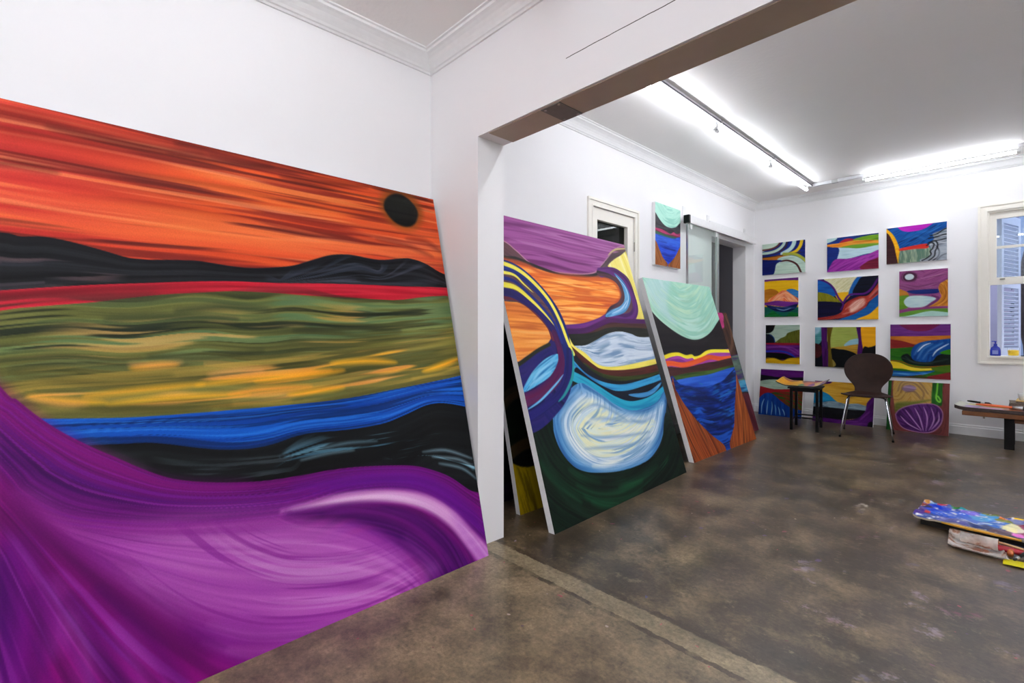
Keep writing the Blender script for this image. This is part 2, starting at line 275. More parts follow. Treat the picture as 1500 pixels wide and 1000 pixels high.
    A.S('150,960 230,880 300,835 360,800 400,760 480,800 500,900 480,1060 400,1180 300,1260 200,1260', '1c2058 28266a 30286c 1a1c50', g='220,900 380,790 470,1000')
    A.L('180,930 250,880 310,835 375,800', 16, '2c3020 3c3c28', tap=0)
    A.L('60,540 140,552 220,568 310,640 370,710 392,770', 22, '6a2c3c 7c3440 54243a', tap=0)
    A.L('-60,490 118,520 200,545 310,620 390,720 420,800 430,900', 36, '241e5a 2c2468 1e2050', tap=0)
    A.L('-60,350 118,385 210,420 300,495 380,590 430,680 460,780 475,900 470,1000', 50, '1a2a70 22327c 1c2464', tap=0)
    A.L('-40,330 118,372 210,410 295,480 375,575 430,680 468,780 500,850', 17, 'e8dc48 f0e668 dcd040', tap=0)
    A.L('-60,380 118,420 190,438 240,485 290,530', 20, 'e8dc58 f0e868', tap=2)
    A.L('-40,455 118,485 200,505 280,570 350,640 412,715', 28, 'e4d84c f0e668', tap=2)
    A.L('118,450 190,470 260,530 330,600 400,690 440,790', 15, '1c2c78 24388a', tap=0)
    A.L('400,745 430,830 440,900 420,980 350,1050 240,1110', 34, '4c1c4c 5c2458 6a2c54', tap=0)
    A.frame(700, 520, .28)
    A.S('235,195 260,130 300,70 360,15 422,-5 420,50 385,105 310,158', '2c86bc 48a4d4 74bcdc 2c7cb4', g='245,180 320,80 420,0', fl=2.5, fh=40)
    A.many('290,130 330,80 390,40/270,160 330,115 385,85', 9, '8cc8e4 9cd0e8', q=2)
    A.L('230,225 320,185 390,120 430,40 425,-30', 26, '641e50 542058', tap=0)
    A.L('260,285 330,235 410,150 448,100', 9, '58a8d4 74bcdc')
    A.L('260,330 350,270 430,200 470,100 478,-20', 36, '20205e 2a2670 1c2058', tap=0)
    A.L('495,-30 500,60 490,130 455,205 420,245', 14, '1c7c84 2c9498', tap=1)
    return A
def paint_moon():
    A = Art((-2.412, 3.936, 1.608), unit((.006, 1, 0)), unit((.2952, -.0018, -.9555)), 1.362, 1.683, .0055)
    A.fl, A.fh = 2, 26
    A.frame(700, 280, .28)
    A.fill('1c1a1e 242024 2a2628')
    mn = '860,540 905,620 960,680 1040,740 1100,770 1150,775 1200,752 1240,705 1290,600'
    A.S(mn+' 1300,400 700,350', 'a4d4c0 b4dcc8 9cd0bc c0e2d4', g=mn, fl=1.5, fh=22)
    A.S('880,460 1000,460 990,600 1040,700 980,660 910,580', 'bcd8dc c8dee2 b0d4d4', g=mn, q=9, a=.6)
    A.S('900,560 1150,480 1250,600 1200,745 1100,765 960,670', 'd4e8cc c8e4c4 9cc8b0', g=mn, fl=2, fh=26, th=.55, a=.6, q=12)
    y = '930,875 975,868 1010,856 1050,852 1090,866 1120,862 1135,872 1165,866 1200,842 1250,835 1400,838'
    A.S(y+' 1400,1100 900,1100', '9c389c b050b0 8c3090', g=y)
    A.L(y, 12, 'f0e030 f4e848', tap=0)
    A.L('960,905 1010,900 1080,908 1160,885 1210,868 1280,875 1400,862', 16, 'd84c2c e86838 e05a2c', tap=0)
    A.S('930,920 1000,918 1080,922 1160,905 1240,890 1400,880 1400,1100 900,1100', '3c2424 4c2c2a 54302c', fl=2)
    gr = '950,985 1010,970 1100,950 1200,938 1400,915'
    A.S(gr+' 1400,1100 900,1100', '2c4a20 446028 54702c', g=gr)
    A.S('950,1010 1010,995 1100,975 1200,960 1400,930 1400,1200 900,1200', '2450b0 2c60c4 3c70d0', g=gr)
    A.frame(700, 520, .28)
    w = '1000,148 1060,152 1130,165 1200,162 1270,140 1400,85'
    A.S(w+' 1400,700 1000,700', '0a1c50 0e2c74 0c3a94 10245c', g=w, fl=3, fh=32)
    A.S(w+' 1400,550 1000,550', '1c58b8 2468c4 144aa8', g='1000,170 1060,185 1130,170 1200,190 1270,165 1400,120', fl=3.2, fh=30, th=.58, a=.8)
    A.S('1000,160 1400,120 1360,330 1100,250', '2c84b0 1c6ca4', g='1000,170 1060,185 1130,170 1200,190 1270,165 1400,120', fl=3.5, fh=34, th=.66, a=.7, q=10)
    A.many('1060,190 1110,175 1170,195/1150,240 1210,225 1280,250/1180,300 1240,285 1320,300/1080,215 1140,225 1200,215/1230,340 1290,325 1335,340/1250,390 1300,375 1335,385', 10, '0a1440 0c1848', q=3, a=.8)
    rock = '6e2e1a 8c4420 a4582c 7a3a1e b46a34'
    A.S('1015,150 1035,180 1080,255 1150,345 1220,415 1300,497 1250,650 1000,700', rock, g='1020,170 1080,300 1130,420 1200,560', fl=1.5, fh=34)
    A.S('1015,150 1035,180 1080,255 1150,345 1220,415 1300,497 1250,650 1000,700', '3c1810 c07838', g='1020,170 1080,300 1130,420 1200,560', fl=1.6, fh=36, th=.66, a=.6)
    A.S('1365,80 1352,160 1345,250 1342,360 1335,500 1600,500 1500,200', rock, g='1365,90 1390,300 1400,480', fl=1.5, fh=34)
    A.S('1365,80 1352,160 1345,250 1342,360 1335,500 1600,500 1500,200', '3c1810 c47c3c', g='1365,90 1390,300 1400,480', fl=1.5, fh=60, th=.62, a=.7)
    return A
def paint_behind():
    A = Art((-2.432, 4.414, 1.332), (0, 1, 0), unit((.2643, 0, -.9644)), 1.4, 1.381, .007)
    A.frame(700, 280, .28)
    A.fill('34241e 48302a 5a3c30 3c2a24', ang=75, fh=24)
    A.S('1150,600 1270,632 1285,680 1275,720 1150,700', 'a83870 c04c88')
    A.L('1290,640 1320,720 1330,800 1300,880', 14, '5c4438 7c5c44')
    A.L('1330,700 1345,800 1360,870', 10, '241c1c 1a1616')
    A.S('1300,870 1350,855 1420,850 1420,935 1320,930', '4c2c78 5c3888 34205c')
    A.S('1300,940 1420,925 1460,1000 1420,1060 1320,1050', '5c6c60 6c8070 3c4c48')
    A.frame(700, 520, .28)
    A.S('1300,20 1420,0 1440,60 1440,110 1320,120', '4a3470 586c64 708474', fh=30)
    A.S('1330,150 1420,130 1440,190 1360,205', '2c7ca8 58a4c4 1c5888', fh=30)
    A.S('1340,205 1430,190 1440,230 1360,235', '1c2024 24302c')
    A.S('1340,230 1450,215 1500,420 1380,420', '4c1e2c 5c2834 6c3440', ang=80)
    return A
def paint_dark():
    A = Art((-2.488, 2.047, 1.843), (0, 1, 0), unit((.2126, 0, -.9771)), 1.3, 1.886, .008)
    A.frame(700, 400, .4)
    A.fill('07080a 0a0c0c 0e100e')
    A.S('90,520 300,430 300,560 110,640', '0a140c 0e1c10', q=6)
    A.L('80,490 120,445 180,425 300,420', 40, '30281a 3c3020 241e16', tap=0)
    A.L('95,690 140,645 190,620 300,600', 34, '362c1a 42341e', tap=0)
    A.S('100,712 180,710 400,680 500,900 100,1000', '7c6a0c 96820e a89010 806c10', ang=80, fh=30)
    A.S('100,720 180,715 400,690 500,900 100,1000', '5c4c0c', ang=80, fh=34, th=.62, a=.6)
    return A
def paint_gloom():
    A = Art((-2.50, 1.95, 1.45), (0, 1, 0), unit((.12, 0, -.9928)), 1.1, 1.46, .012)
    A.fill('060608 0a080c 100a14')
    A.frame(700, 400, .4)
    A.S('80,800 130,780 130,960 80,960', '1c0c24 2a1034')
    return A
def paint_gorge():
    A = Art(on_x(959.9, 295.2, -2.565), (0, 1, 0), (0, 0, -1), .52, .633, .006)
    A.fl, A.fh = 5, 60
    A.frame(840, 270, .187)
    A.fill('3c3a40 44444a 2e2c32')
    A.S('560,100 640,215 670,265 710,315 750,338 790,338 820,318 900,220 900,50', 'a8dccc b8e4d4 98d0c0', g='640,215 710,315 790,338 840,300', fl=4, fh=50)
    p = '600,320 645,338 690,350 730,372 760,388 785,375 810,390 900,410'
    A.S(p+' 900,800 600,800', '9c2c5c b83c70 c84c78', g=p)
    A.L('600,345 645,362 720,395 780,405 880,432', 12, '7c2434', tap=0)
    A.L('600,360 645,374 720,402 780,418 880,446', 14, '2c5c30 3c7038', tap=0)
    b = '600,380 645,386 720,410 780,426 880,452'
    A.S(b+' 900,900 600,900', '1838a8 2048c8 2c5cd4 1430a0', g=b, fl=5, fh=60)
    A.S(b+' 900,500 600,440', '4c80dc 3c70d0', g=b, q=10, a=.7)
    A.many('680,480 740,500 800,520/690,540 750,560 790,560/720,590 750,600 780,595', 8, '102070 142c88', q=2, a=.8)
    A.S('600,410 645,440 670,500 700,570 735,640 600,700', '7c4820 9c6030 b47440', g='640,440 690,600', fl=3, fh=90)
    A.S('860,470 830,500 800,560 770,600 745,645 900,700', '7c4820 9c6030 b47440', g='840,490 790,640', fl=3, fh=90)
    return A
_B = (1080, 310, .22); _C = (1080, 480, .22)
def _board(cs, Y0, Y1, fr):
    """a small board on the end wall; cs = its corners as seen; Y0 = how far back its top stands, Y1 its foot"""
    p = [(fr[0]+x*fr[2], fr[1]+y*fr[2]) for x, y in cs]
    a, b, c, d = on_y(*p[0], Y0), on_y(*p[1], Y0), on_y(*p[2], Y1), on_y(*p[3], Y1)
    x0, x1 = (a[0]+d[0])/2, (b[0]+c[0])/2; zt, zb = (a[2]+b[2])/2, (c[2]+d[2])/2
    if Y0 != Y1: zb = 0.
    h = math.hypot(zt-zb, Y0-Y1)
    A = Art((x0, Y0, zt), (1, 0, 0), ((0, (Y1-Y0)/h, (zb-zt)/h)), x1-x0, h, .0062)
    A.fl, A.fh = 5, 60; A.frame(*fr); return A
FY = 7.108
def board_a():
    A = _board([(165, 218), (450, 187), (455, 403), (168, 422)], FY, FY, _B); A.fill('142068 182878 1a2c88')
    A.S('100,100 290,150 282,205 220,248 100,268', 'b4ccbc c4d8c8 a4bcac')
    A.L('120,262 165,258 225,248 270,225 292,190', 11, '5c2c28 6c3830', tap=0)
    A.L('120,282 200,276 262,258 305,222 320,180', 18, 'c0d4c4 b0c8b8', tap=0)
    A.L('120,295 220,290 290,262 325,225 332,185', 8, '4c342c', tap=0)
    A.L('130,312 250,292 320,262 352,220 358,180', 22, '14287c 1c3490', tap=0)
    A.L('300,280 350,250 375,215 382,170', 26, 'b0d0d0 c4dcd8', tap=0)
    A.L('340,282 390,262 420,225 432,175', 20, 'd8b820 e8cc2c', tap=0)
    A.S('100,310 200,302 280,288 360,280 300,312 250,325 100,342', '9c5c1c b87424 a8641c')
    A.L('160,308 260,296 350,280 420,268', 6, '4c3820', tap=0)
    A.L('310,282 380,282 430,305 470,340', 20, '98a850 c0b838', tap=0)
    A.S('260,330 300,300 370,292 430,318 480,380 480,440 250,440', 'b4ccc0 c4d8cc 9cb8ac')
    A.L('290,330 340,325 395,350 425,405', 12, '5c2c28 4c2424', tap=0)
    A.S('230,425 255,375 300,348 350,348 395,378 415,430', 'a8c4b4 bcd0c0 c4d8cc', fh=90)
    A.S('100,335 230,322 300,325 260,350 232,425 100,460', '101c5c 142470')
    return A
def board_b():
    A = _board([(597, 185), (940, 137), (942, 377), (598, 402)], FY, FY, _B); A.fill('12306c 163c88 123478')
    A.S('560,150 660,170 640,195 560,215', 'b8d4d4')
    A.S('680,210 710,185 745,178 790,188 740,212', 'a02038 b42c40')
    A.S('770,188 860,160 980,150 980,200 860,205', '6c9420 7ca82c 54801c')
    A.S('560,228 700,206 790,190 980,192 980,222 800,218 700,236 560,250', 'd08020 e09030 d8a040 c06c18', fl=4)
    A.S('680,240 790,218 980,208 980,232 800,245', '5c8c28 74a034')
    A.S('640,248 720,240 820,242 980,215 980,255 850,282 740,312 640,318', 'b0ccd4 c0d8e0 a4c4d0')
    A.S('560,248 640,238 676,245 672,290 640,355 560,390', '10286c 143484')
    A.S('650,320 740,312 860,285 980,255 980,440 560,440 600,395', '7c2484 902c94 a440a4 6c1c78', ang=-30)
    A.many('640,395 740,340 940,275/720,390 800,340 930,295', 7, 'b45cb4', q=2, a=.7)
    A.S('820,380 860,335 900,318 980,300 980,400', '6c1c34 80243c')
    return A
def board_c():
    A = _board([(990, 117), (1393, 60), (1398, 320), (997, 348)], FY, FY, _B); A.fill('0c3c78 104c90 1c60a4 0c3870', ang=-30)
    A.many('1120,180 1190,160 1260,190/1150,220 1230,180 1290,150/1200,130 1280,130 1340,100', 9, '3c80b8', q=3, a=.6)
    A.S('1060,60 1075,112 1120,132 1190,128 1260,105 1310,50', 'a01ca0 b42cb0')
    A.S('900,60 1000,120 1045,165 1075,230 1092,300 1090,400 900,400', 'e0a414 e8b41c d89810')
    A.S('900,130 992,140 1030,190 1052,260 1062,400 900,400', '3c2024 4c2a2c')
    A.S('1086,255 1180,240 1280,235 1300,300 1230,400 1090,400', '7c9080 98a890 6c8474 587c6c', ang=85)
    A.S('1086,245 1180,224 1255,212 1275,225 1262,243 1180,248 1086,260', 'b82c28 cc3c30')
    A.S('1300,150 1340,130 1450,110 1450,400 1220,330 1270,300 1290,250 1275,215 1310,180', '8c949c a4a8b0 707880 b8bcc4', g='1300,160 1400,150|1230,330 1330,260 1400,250', fl=5)
    A.many('1285,158 1330,148 1370,120 1430,95/1275,178 1320,168 1380,150 1430,145/1262,225 1290,205 1310,215 1300,245 1285,262 1290,285 1260,310 1230,325/1275,205 1320,195 1335,225 1318,262 1312,295 1275,325/1330,230 1345,265 1335,300 1300,325/1300,195 1360,185 1430,165/1330,320 1370,285 1430,270', 8, '24282c 1c1c20', tap=0)
    A.S('1340,240 1380,210 1450,190 1450,320 1330,320', 'b0b8c0 a0a8b4', q=3, a=.6)
    return A
def board_d():
    A = _board([(182, 452), (407, 437), (407, 697), (180, 702)], FY, FY, _B); A.fill('0c584c 106454 0c4c44')
    A.S('100,400 500,400 500,470 100,482', '5c2470 6c2c80')
    A.S('100,482 500,468 500,620 100,620', 'e0b018 e8bc20')
    A.S('100,560 190,520 235,515 275,540 240,610 100,620', 'b0701c c08024')
    A.S('325,525 365,513 410,530 440,560 440,600 360,570', '2c6ca8 4484b8')
    A.S('210,600 265,548 310,522 355,545 420,602', 'd85c30 e88c5c e8a880 cc4c28', g='210,600 310,530 410,600')
    A.many('240,590 290,555 330,540 400,595/260,590 310,565 360,590', 7, 'f0c0a0', q=2, a=.8)
    A.S('100,610 185,606 260,592 330,598 440,605 400,620 320,632 190,622 100,640', '6c2880 7c3490')
    A.S('192,624 260,630 320,632 400,614 380,650 320,668 250,660', '0c1440 101c54 2c4474', fh=40)
    A.L('260,645 310,655 360,640', 6, '7c9cc0')
    A.S('100,720 190,690 235,662 270,680 320,695 360,668 440,690 440,740', '0c6428 147434 0c5424')
    return A
def board_e():
    A = _board([(533, 455), (938, 420), (942, 717), (537, 720)], FY, FY, _B); A.fill('0c0f30 141440 101238')
    A.S('560,400 820,400 800,460 750,560 690,600 640,520', 'd0c8a0 dcd8b4 c8c498 e0dcc0', ang=-40)
    A.S('655,545 760,540 700,610 680,600', 'e0b020')
    A.S('480,440 560,458 610,482 645,520 655,560 600,560 480,540', '144c94 185ca4 1c64ac')
    A.S('740,550 770,470 815,420 860,420 800,480 780,550', '185c9c 1c68a8')
    A.S('770,548 800,470 840,428 960,400 950,470 880,545', '0a0e1c 10162c')
    A.S('480,540 540,535 610,550 655,575 690,610 480,612', '6c6c10 807c14 8c8818 545c14', ang=80)
    A.S('480,606 690,604 715,640 690,672 620,690 480,700', '0c0c2c 14123c')
    A.L('500,445 560,455 610,478 645,515 672,570 705,615 690,650', 12, '4c1468 5c1c78', tap=0)
    A.L('960,430 935,450 895,510 845,545 750,552 710,600', 14, '4c1468 5c1c78', tap=0)
    A.S('480,712 620,695 690,670 720,610 800,566 870,556 920,500 960,455 960,545 880,595 850,640 770,690 660,712 480,725', '7c2020 983028 b04434 6c1c20', g='540,710 700,670 760,600 880,565 950,490', fl=4)
    A.S('745,640 770,600 840,575 850,610 820,640 760,670', 'd8a090 e4c0b0 c87c6c', q=3, g='740,660 840,590')
    A.many('720,650 780,610 840,580/700,680 780,660 840,620/880,570 920,530 950,500', 6, 'e8c8bc d08070', q=2, a=.8)
    A.S('680,720 780,680 860,630 890,590 960,545 960,650 880,690 800,725', '145898 1c68a8')
    A.S('790,722 880,680 960,620 960,740', 'e0a818 e8b420')
    return A
def board_f():
    A = _board([(1077, 400), (1402, 373), (1405, 692), (1080, 700)], FY, FY, _B); A.fill('7c3c6c 985488 8c487c a4648c', g='1070,470 1150,480 1250,500 1400,440')
    A.S('1095,435 1110,410 1150,400 1190,412 1200,435 1180,460 1140,466 1105,458', '5c2c50 48243c 9c6488', q=3, g='1147,433 1148,434')
    A.S('1116,433 1130,418 1155,414 1175,425 1172,443 1150,453 1125,450', 'c0d0d4 ccdadc')
    A.many('1080,480 1200,500 1340,470/1080,500 1200,520 1340,495/1200,450 1300,430 1400,410', 7, 'b884a8 5c2c50', q=2)
    A.S('1130,528 1200,520 1335,514 1335,540 1240,548 1165,545', '14246c 1c3078')
    A.S('1040,510 1110,525 1140,548 1130,575 1040,580', 'b0742c c08434')
    A.S('1040,575 1140,556 1130,580 1110,605 1135,640 1040,650', '5c8828 6c982c')
    A.S('1340,500 1365,468 1440,455 1440,660 1240,640 1320,605 1358,565 1345,530', 'a86820 c0802c d09440', g='1345,500 1370,560 1330,600 1260,640', fh=80)
    A.many('1375,480 1390,540 1370,590 1310,625/1400,480 1405,580 1360,620/1350,520 1365,550', 5, '7c4818')
    A.L('1300,560 1340,575 1300,610 1240,640', 14, '74386c', tap=0)
    A.S('1110,595 1150,562 1250,560 1322,575 1290,602 1240,632 1170,638 1128,630', 'b0ccd0 c4d8d8 a4c4cc')
    A.S('1040,665 1120,650 1250,634 1440,628 1440,660 1250,655 1040,690', '843c74 9c5488')
    A.S('1040,690 1150,662 1290,646 1440,650 1440,720 1040,720', '5c8c34 6c9c3c')
    A.S('1060,705 1150,690 1260,664 1330,662 1440,680 1440,720 1060,720', 'a8ccc4 b8d8d0')
    return A
def board_g():
    A = _board([(187, -16), (414, -22), (418, 240), (192, 237)], FY, FY, _C); A.fill('98b0a0 a8bcac b4c8b8')
    A.S('150,-60 250,-60 245,5 225,30 195,38 150,40', '08090c')
    A.S('150,50 215,42 240,60 252,90 245,110 150,115', '0a1428 081018')
    A.L('215,44 243,66 250,105', 5, '1c4880', tap=0)
    A.S('260,110 280,75 320,55 345,30 450,15 450,115', '54581c 686c24 485018', ang=80)
    A.S('150,104 300,100 450,106 450,130 150,130', '7c1428 901c30')
    A.S('150,118 300,116 450,125 450,205 150,205', '4c1464 5c1c70 6c287c', fh=50)
    A.many('200,130 320,130 410,180/280,122 370,135 414,165', 5, '88489c', q=2)
    A.L('150,158 280,155 350,172 390,205', 12, '1c2c94 2438a8', tap=0)
    A.S('150,168 280,168 340,180 375,205 150,210', '08080c')
    A.S('150,210 235,197 300,216 350,200 450,200 450,260 150,260', 'b8900c c8a014 d0ac1c')
    A.L('150,212 235,199 300,217 350,201 450,200', 5, '54440c', tap=0)
    return A
def board_h():
    A = _board([(520, -5), (923, -5), (920, 272), (515, 258)], FY, FY, _C); A.fill('0c1020 10141c 141828')
    A.S('480,-40 575,-40 568,60 540,110 480,120', '3c7c80 4c8c90 589898')
    A.S('480,-40 560,-40 545,30 480,50', '8cb4c4 9cc0cc', q=3)
    A.S('480,110 530,105 560,130 560,180 530,200 480,190', '501c20 401818')
    A.S('605,-40 800,-40 805,120 620,130', '8c9c48 a0ac58 98a050', fh=80)
    A.S('715,122 735,92 770,76 830,74 830,125', '8cb4c4 a0c4cc')
    A.S('610,135 700,124 830,112 830,190 610,170', 'a8842c b8943c 9c7824')
    A.S('615,150 680,142 740,152 800,182 810,240 760,300 620,300', '0c1014 101418')
    A.S('630,210 650,230 655,250 630,260', '8c7c3c')
    A.S('560,-40 605,-40 598,60 605,160 612,300 575,300', '481058 541868 3c0c4c', ang=88)
    A.S('600,-40 640,-40 622,60 622,130 640,300 608,300 604,160', '5c4c10 6c5c18', ang=88)
    A.S('788,-40 825,-40 838,60 835,180 800,180 806,80', '481058 541868', ang=88)
    A.L('832,-40 842,60 838,170', 8, '5c4814', tap=0)
    A.S('832,-40 960,-40 960,125 880,128 838,140', 'd89c14 e4a81c')
    A.S('838,138 880,130 960,125 960,300 820,300', '0c0c10')
    return A
def board_i():
    A = _board([(1018, -22), (1422, -26), (1420, 347), (1020, 325)], FY, FY, _C); A.fill('28601c 34701c 2c6414')
    A.S('980,-60 1460,-60 1460,62 980,66', '642c74 743884 5c286c')
    A.S('1080,-40 1120,5 1190,22 1270,18 1330,-10 1350,-40', '701c48 7c2450')
    A.S('980,58 1200,56 1460,52 1460,85 1250,95 1180,112 980,84', 'b06c20 c0782c a86018')
    A.S('980,78 1080,84 1150,102 1190,120 1130,130 980,134', '7c2424 8c2c28')
    A.S('1090,195 1130,172 1200,200 1460,160 1460,250 1260,255 1130,235', '0c1810 101c1c 182820', fh=80)
    A.S('1158,190 1164,140 1195,108 1250,90 1330,80 1460,76 1460,150 1340,180 1290,225 1190,222', '0c3878 10488c 145498', g='1165,200 1200,120 1320,85', fh=60)
    A.many('1200,205 1240,140 1300,105/1235,210 1280,150 1370,100/1180,180 1215,125 1260,100', 7, '6c9ccc', q=2, a=.8)
    A.many('1300,190 1330,150 1410,105/1200,160 1240,120 1290,100', 8, 'd8e4f0')
    A.S('1350,170 1390,148 1460,140 1460,178', '347c14')
    A.many('1100,200 1170,225 1260,235 1400,210/1120,190 1180,232 1300,240', 5, '3c4c44', q=2)
    A.S('980,222 1070,228 1150,258 1230,270 1315,268 1290,282 1180,286 1100,272 980,262', 'd8b828 e4cc40')
    A.L('980,218 1080,222 1160,252 1250,262 1420,250', 8, '8c5414', tap=0)
    A.S('980,282 1080,286 1200,294 1320,284 1240,312 1130,322 980,318', '104c8c 1c60a0 5c98c8', fh=70)
    A.S('1300,265 1460,250 1460,300 1330,290', '486c18 5c7c1c')
    A.S('1220,345 1330,312 1460,298 1460,380', '6c1c24 7c2428')
    A.S('980,318 1120,324 1230,312 1250,340 980,350', '2c5818 6c2420')
    return A
def board_j():
    A = _board([(163, 272), (443, 288), (427, 597), (135, 573)], 7.04, 6.94, _C); A.fill('501060 5c1870 48105c')
    A.S('100,312 200,318 300,330 500,335 500,380 100,380', '100c18 181020')
    A.S('100,372 180,348 260,344 350,352 500,368 500,440 100,420', '8ca494 9cb0a0 a8bcac 88a090')
    A.S('100,402 250,408 500,432 500,640 100,640', '8c1c24 9c2428', fh=40)
    A.S('220,436 320,428 500,448 500,600 360,540 290,480', '2c4c18 3c5c1c 7c2c20 34541c', g='220,440 330,460 440,540')
    A.many('260,430 340,445 430,460/300,455 380,480 430,520', 7, '7c2420 8c3420')
    A.S('100,640 130,500 160,452 195,432 235,440 290,486 360,532 500,575 500,640', '0c2c70 103c88 144898', ang=85, fh=60)
    A.many('160,570 165,510 180,470/195,575 200,520 205,480/225,580 232,530 230,490/255,580 255,540 250,510/285,585 280,550 272,525/315,585 310,560 300,540', 6, 'a0c4d8 5c94c0', tap=1)
    return A
def board_k():
    A = _board([(520, 352), (915, 375), (903, 662), (497, 632)], 7.04, 6.92, _C); A.fill('b08424 c0942c cca43c b88c30')
    A.S('480,330 620,340 612,372 480,366', '48105c 541868')
    A.S('480,520 500,440 550,422 600,438 640,472 660,510', '1478a0 1c88b0')
    A.S('460,512 560,495 640,488 720,505 800,505 860,520 960,530 960,580 460,580', '5c7080 7c909c 8ca0a8 4c6070', fl=6, fh=80)
    A.S('460,530 600,528 760,545 870,555 850,590 780,606 680,612 460,610', '0c0c10 14141c')
    A.S('460,595 560,596 690,612 790,604 850,560 870,490 960,440 960,700 460,700', '440c5c 54186c 38084c', g='500,610 690,625 800,612 870,540 900,470', fh=70)
    A.many('640,640 720,622 800,625/700,655 780,640 860,640/820,610 880,560', 5, '743484', q=2)
    A.S('870,640 890,625 915,640 915,680 870,680', '0a0a0c')
    return A
def board_l():
    A = _board([(1014, 350), (1418, 370), (1405, 732), (984, 690)], 7.04, 6.90, _C); A.fill('6c3430 7c403c 603030', g='1040,340 1045,640 1200,710 1370,690 1390,380', fh=60)
    A.S('940,300 1024,300 1018,500 1012,600 1030,760 940,760', '14481c 1c5c24 103c18', ang=88)
    A.S('1056,330 1312,340 1308,440 1292,500 1190,508 1100,540 1056,562', 'a07c38 b08c48 b89858 98743c', g='1056,440 1120,370 1200,380 1290,480', fh=70)
    A.S('1095,405 1115,385 1150,380 1185,392 1190,410 1160,425 1120,424', '7c6480 8c7490 a890b0', q=2)
    A.many('1090,430 1110,375 1180,370 1240,430 1230,480/1070,420 1100,360 1200,355 1270,440/1120,430 1180,425 1220,470', 5, '6c5448', q=2)
    A.S('1056,500 1180,490 1290,480 1180,512 1100,545 1056,566', '5c6424 707430', q=3)
    A.S('1308,330 1368,330 1366,420 1362,515 1310,508 1292,498', '1c5418 28681c 144814', ang=88)
    A.L('1335,365 1330,420 1325,470 1345,495 1352,480 1335,455', 10, '6cb434 80c444', tap=0)
    bl = '1054,575 1075,548 1120,525 1200,508 1300,508 1350,535 1368,580 1352,645 1295,692 1210,695 1110,668 1066,620'
    A.S(bl, '4c1c60 5c2870 3c1450 6c3480', g='1230,690 1150,600 1100,540|1240,690 1330,560 1300,510', fl=4, fh=60)
    A.L(bl+' 1054,575', 6, 'b080a8 9c6c94', tap=0)
    A.many('1225,685 1140,640 1085,585/1230,685 1170,610 1120,545/1240,688 1215,600 1180,530/1255,688 1265,600 1240,525/1275,685 1310,610 1290,530/1290,680 1340,620 1340,560', 8, 'a87cb4 bc94c0')
    return A
import bpy, bmesh
from mathutils import Vector, Matrix
SC = bpy.context.scene; COL = SC.collection
def lin(h):
    c = [int(h[i:i+2], 16)/255 for i in (0, 2, 4)]
    return tuple(v/12.92 if v <= .04045 else ((v+.055)/1.055)**2.4 for v in c)
# ---------------------------------------------------------------- materials
class NT:
    def __init__(s, name):
        s.m = bpy.data.materials.new(name); s.m.use_nodes = True; s.t = s.m.node_tree; s.b = s.t.nodes['Principled BSDF']
    def n(s, typ, **k):
        nd = s.t.nodes.new('ShaderNode'+typ)
        for a, v in k.items():
            if a.startswith('i_'): nd.inputs[a[2:].replace('_', ' ')].default_value = v
            else: setattr(nd, a, v)
        return nd
    def l(s, a, b): s.t.links.new(a, b)
    def ramp(s, fac, stops):
        r = s.n('ValToRGB'); e = r.color_ramp.elements
        while len(e) < len(stops): e.new(.5)
        for x, (p, c) in zip(e, stops): x.position = p; x.color = tuple(c)+(1,) if not isinstance(c, (int, float)) else (c, c, c, 1)
        s.l(fac, r.inputs[0]); return r.outputs[0]
    def mix(s, f, a, b, mode='MIX'):
        m = s.n('Mix', data_type='RGBA', blend_type=mode)
        for x, i in ((f, 0), (a, 6), (b, 7)):
            if hasattr(x, 'is_output'): s.l(x, m.inputs[i])
            elif i == 0: m.inputs[0].default_value = x
            else: m.inputs[i].default_value = tuple(x)+(1,)
        return m.outputs[2]
    def math(s, op, a, b=0.):
        m = s.n('Math', operation=op)
        for x, i in ((a, 0), (b, 1)):
            if hasattr(x, 'is_output'): s.l(x, m.inputs[i])
            else: m.inputs[i].default_value = x
        return m.outputs[0]
    def noise(s, co, sc, det=4, rough=.55, out=0):
        x = s.n('TexNoise'); x.inputs['Scale'].default_value = sc; x.inputs['Detail'].default_value = det; x.inputs['Roughness'].default_value = rough
        s.l(co, x.inputs['Vector']); return x.outputs[out]
    def bump(s, h, st, dist=.01):
        b = s.n('Bump'); b.inputs['Strength'].default_value = st; b.inputs['Distance'].default_value = dist
        s.l(h, b.inputs['Height']); s.l(b.outputs[0], s.b.inputs['Normal'])
    def obj(s): return s.n('TexCoord').outputs['Object']
    def pos(s): return s.n('NewGeometry').outputs['Position']
_MATS = {}
def mat(name, col, rough=.5, metal=0., var=.06, sc=30, bump=0., spec=.5, coat=0.):
    if name in _MATS: return _MATS[name]
    t = NT(name); c = lin(col); co = t.obj(); n = t.noise(co, sc)
    a = tuple(v*(1-var) for v in c); b = tuple(min(1, v*(1+var)) for v in c)
    t.l(t.ramp(n, [(.3, a), (.7, b)]), t.b.inputs['Base Color'])
    t.b.inputs['Roughness'].default_value = rough; t.b.inputs['Metallic'].default_value = metal
    t.b.inputs['Specular IOR Level'].default_value = spec; t.b.inputs['Coat Weight'].default_value = coat
    if bump: t.bump(t.noise(co, sc*3), bump, .004)
    _MATS[name] = t.m; return t.m
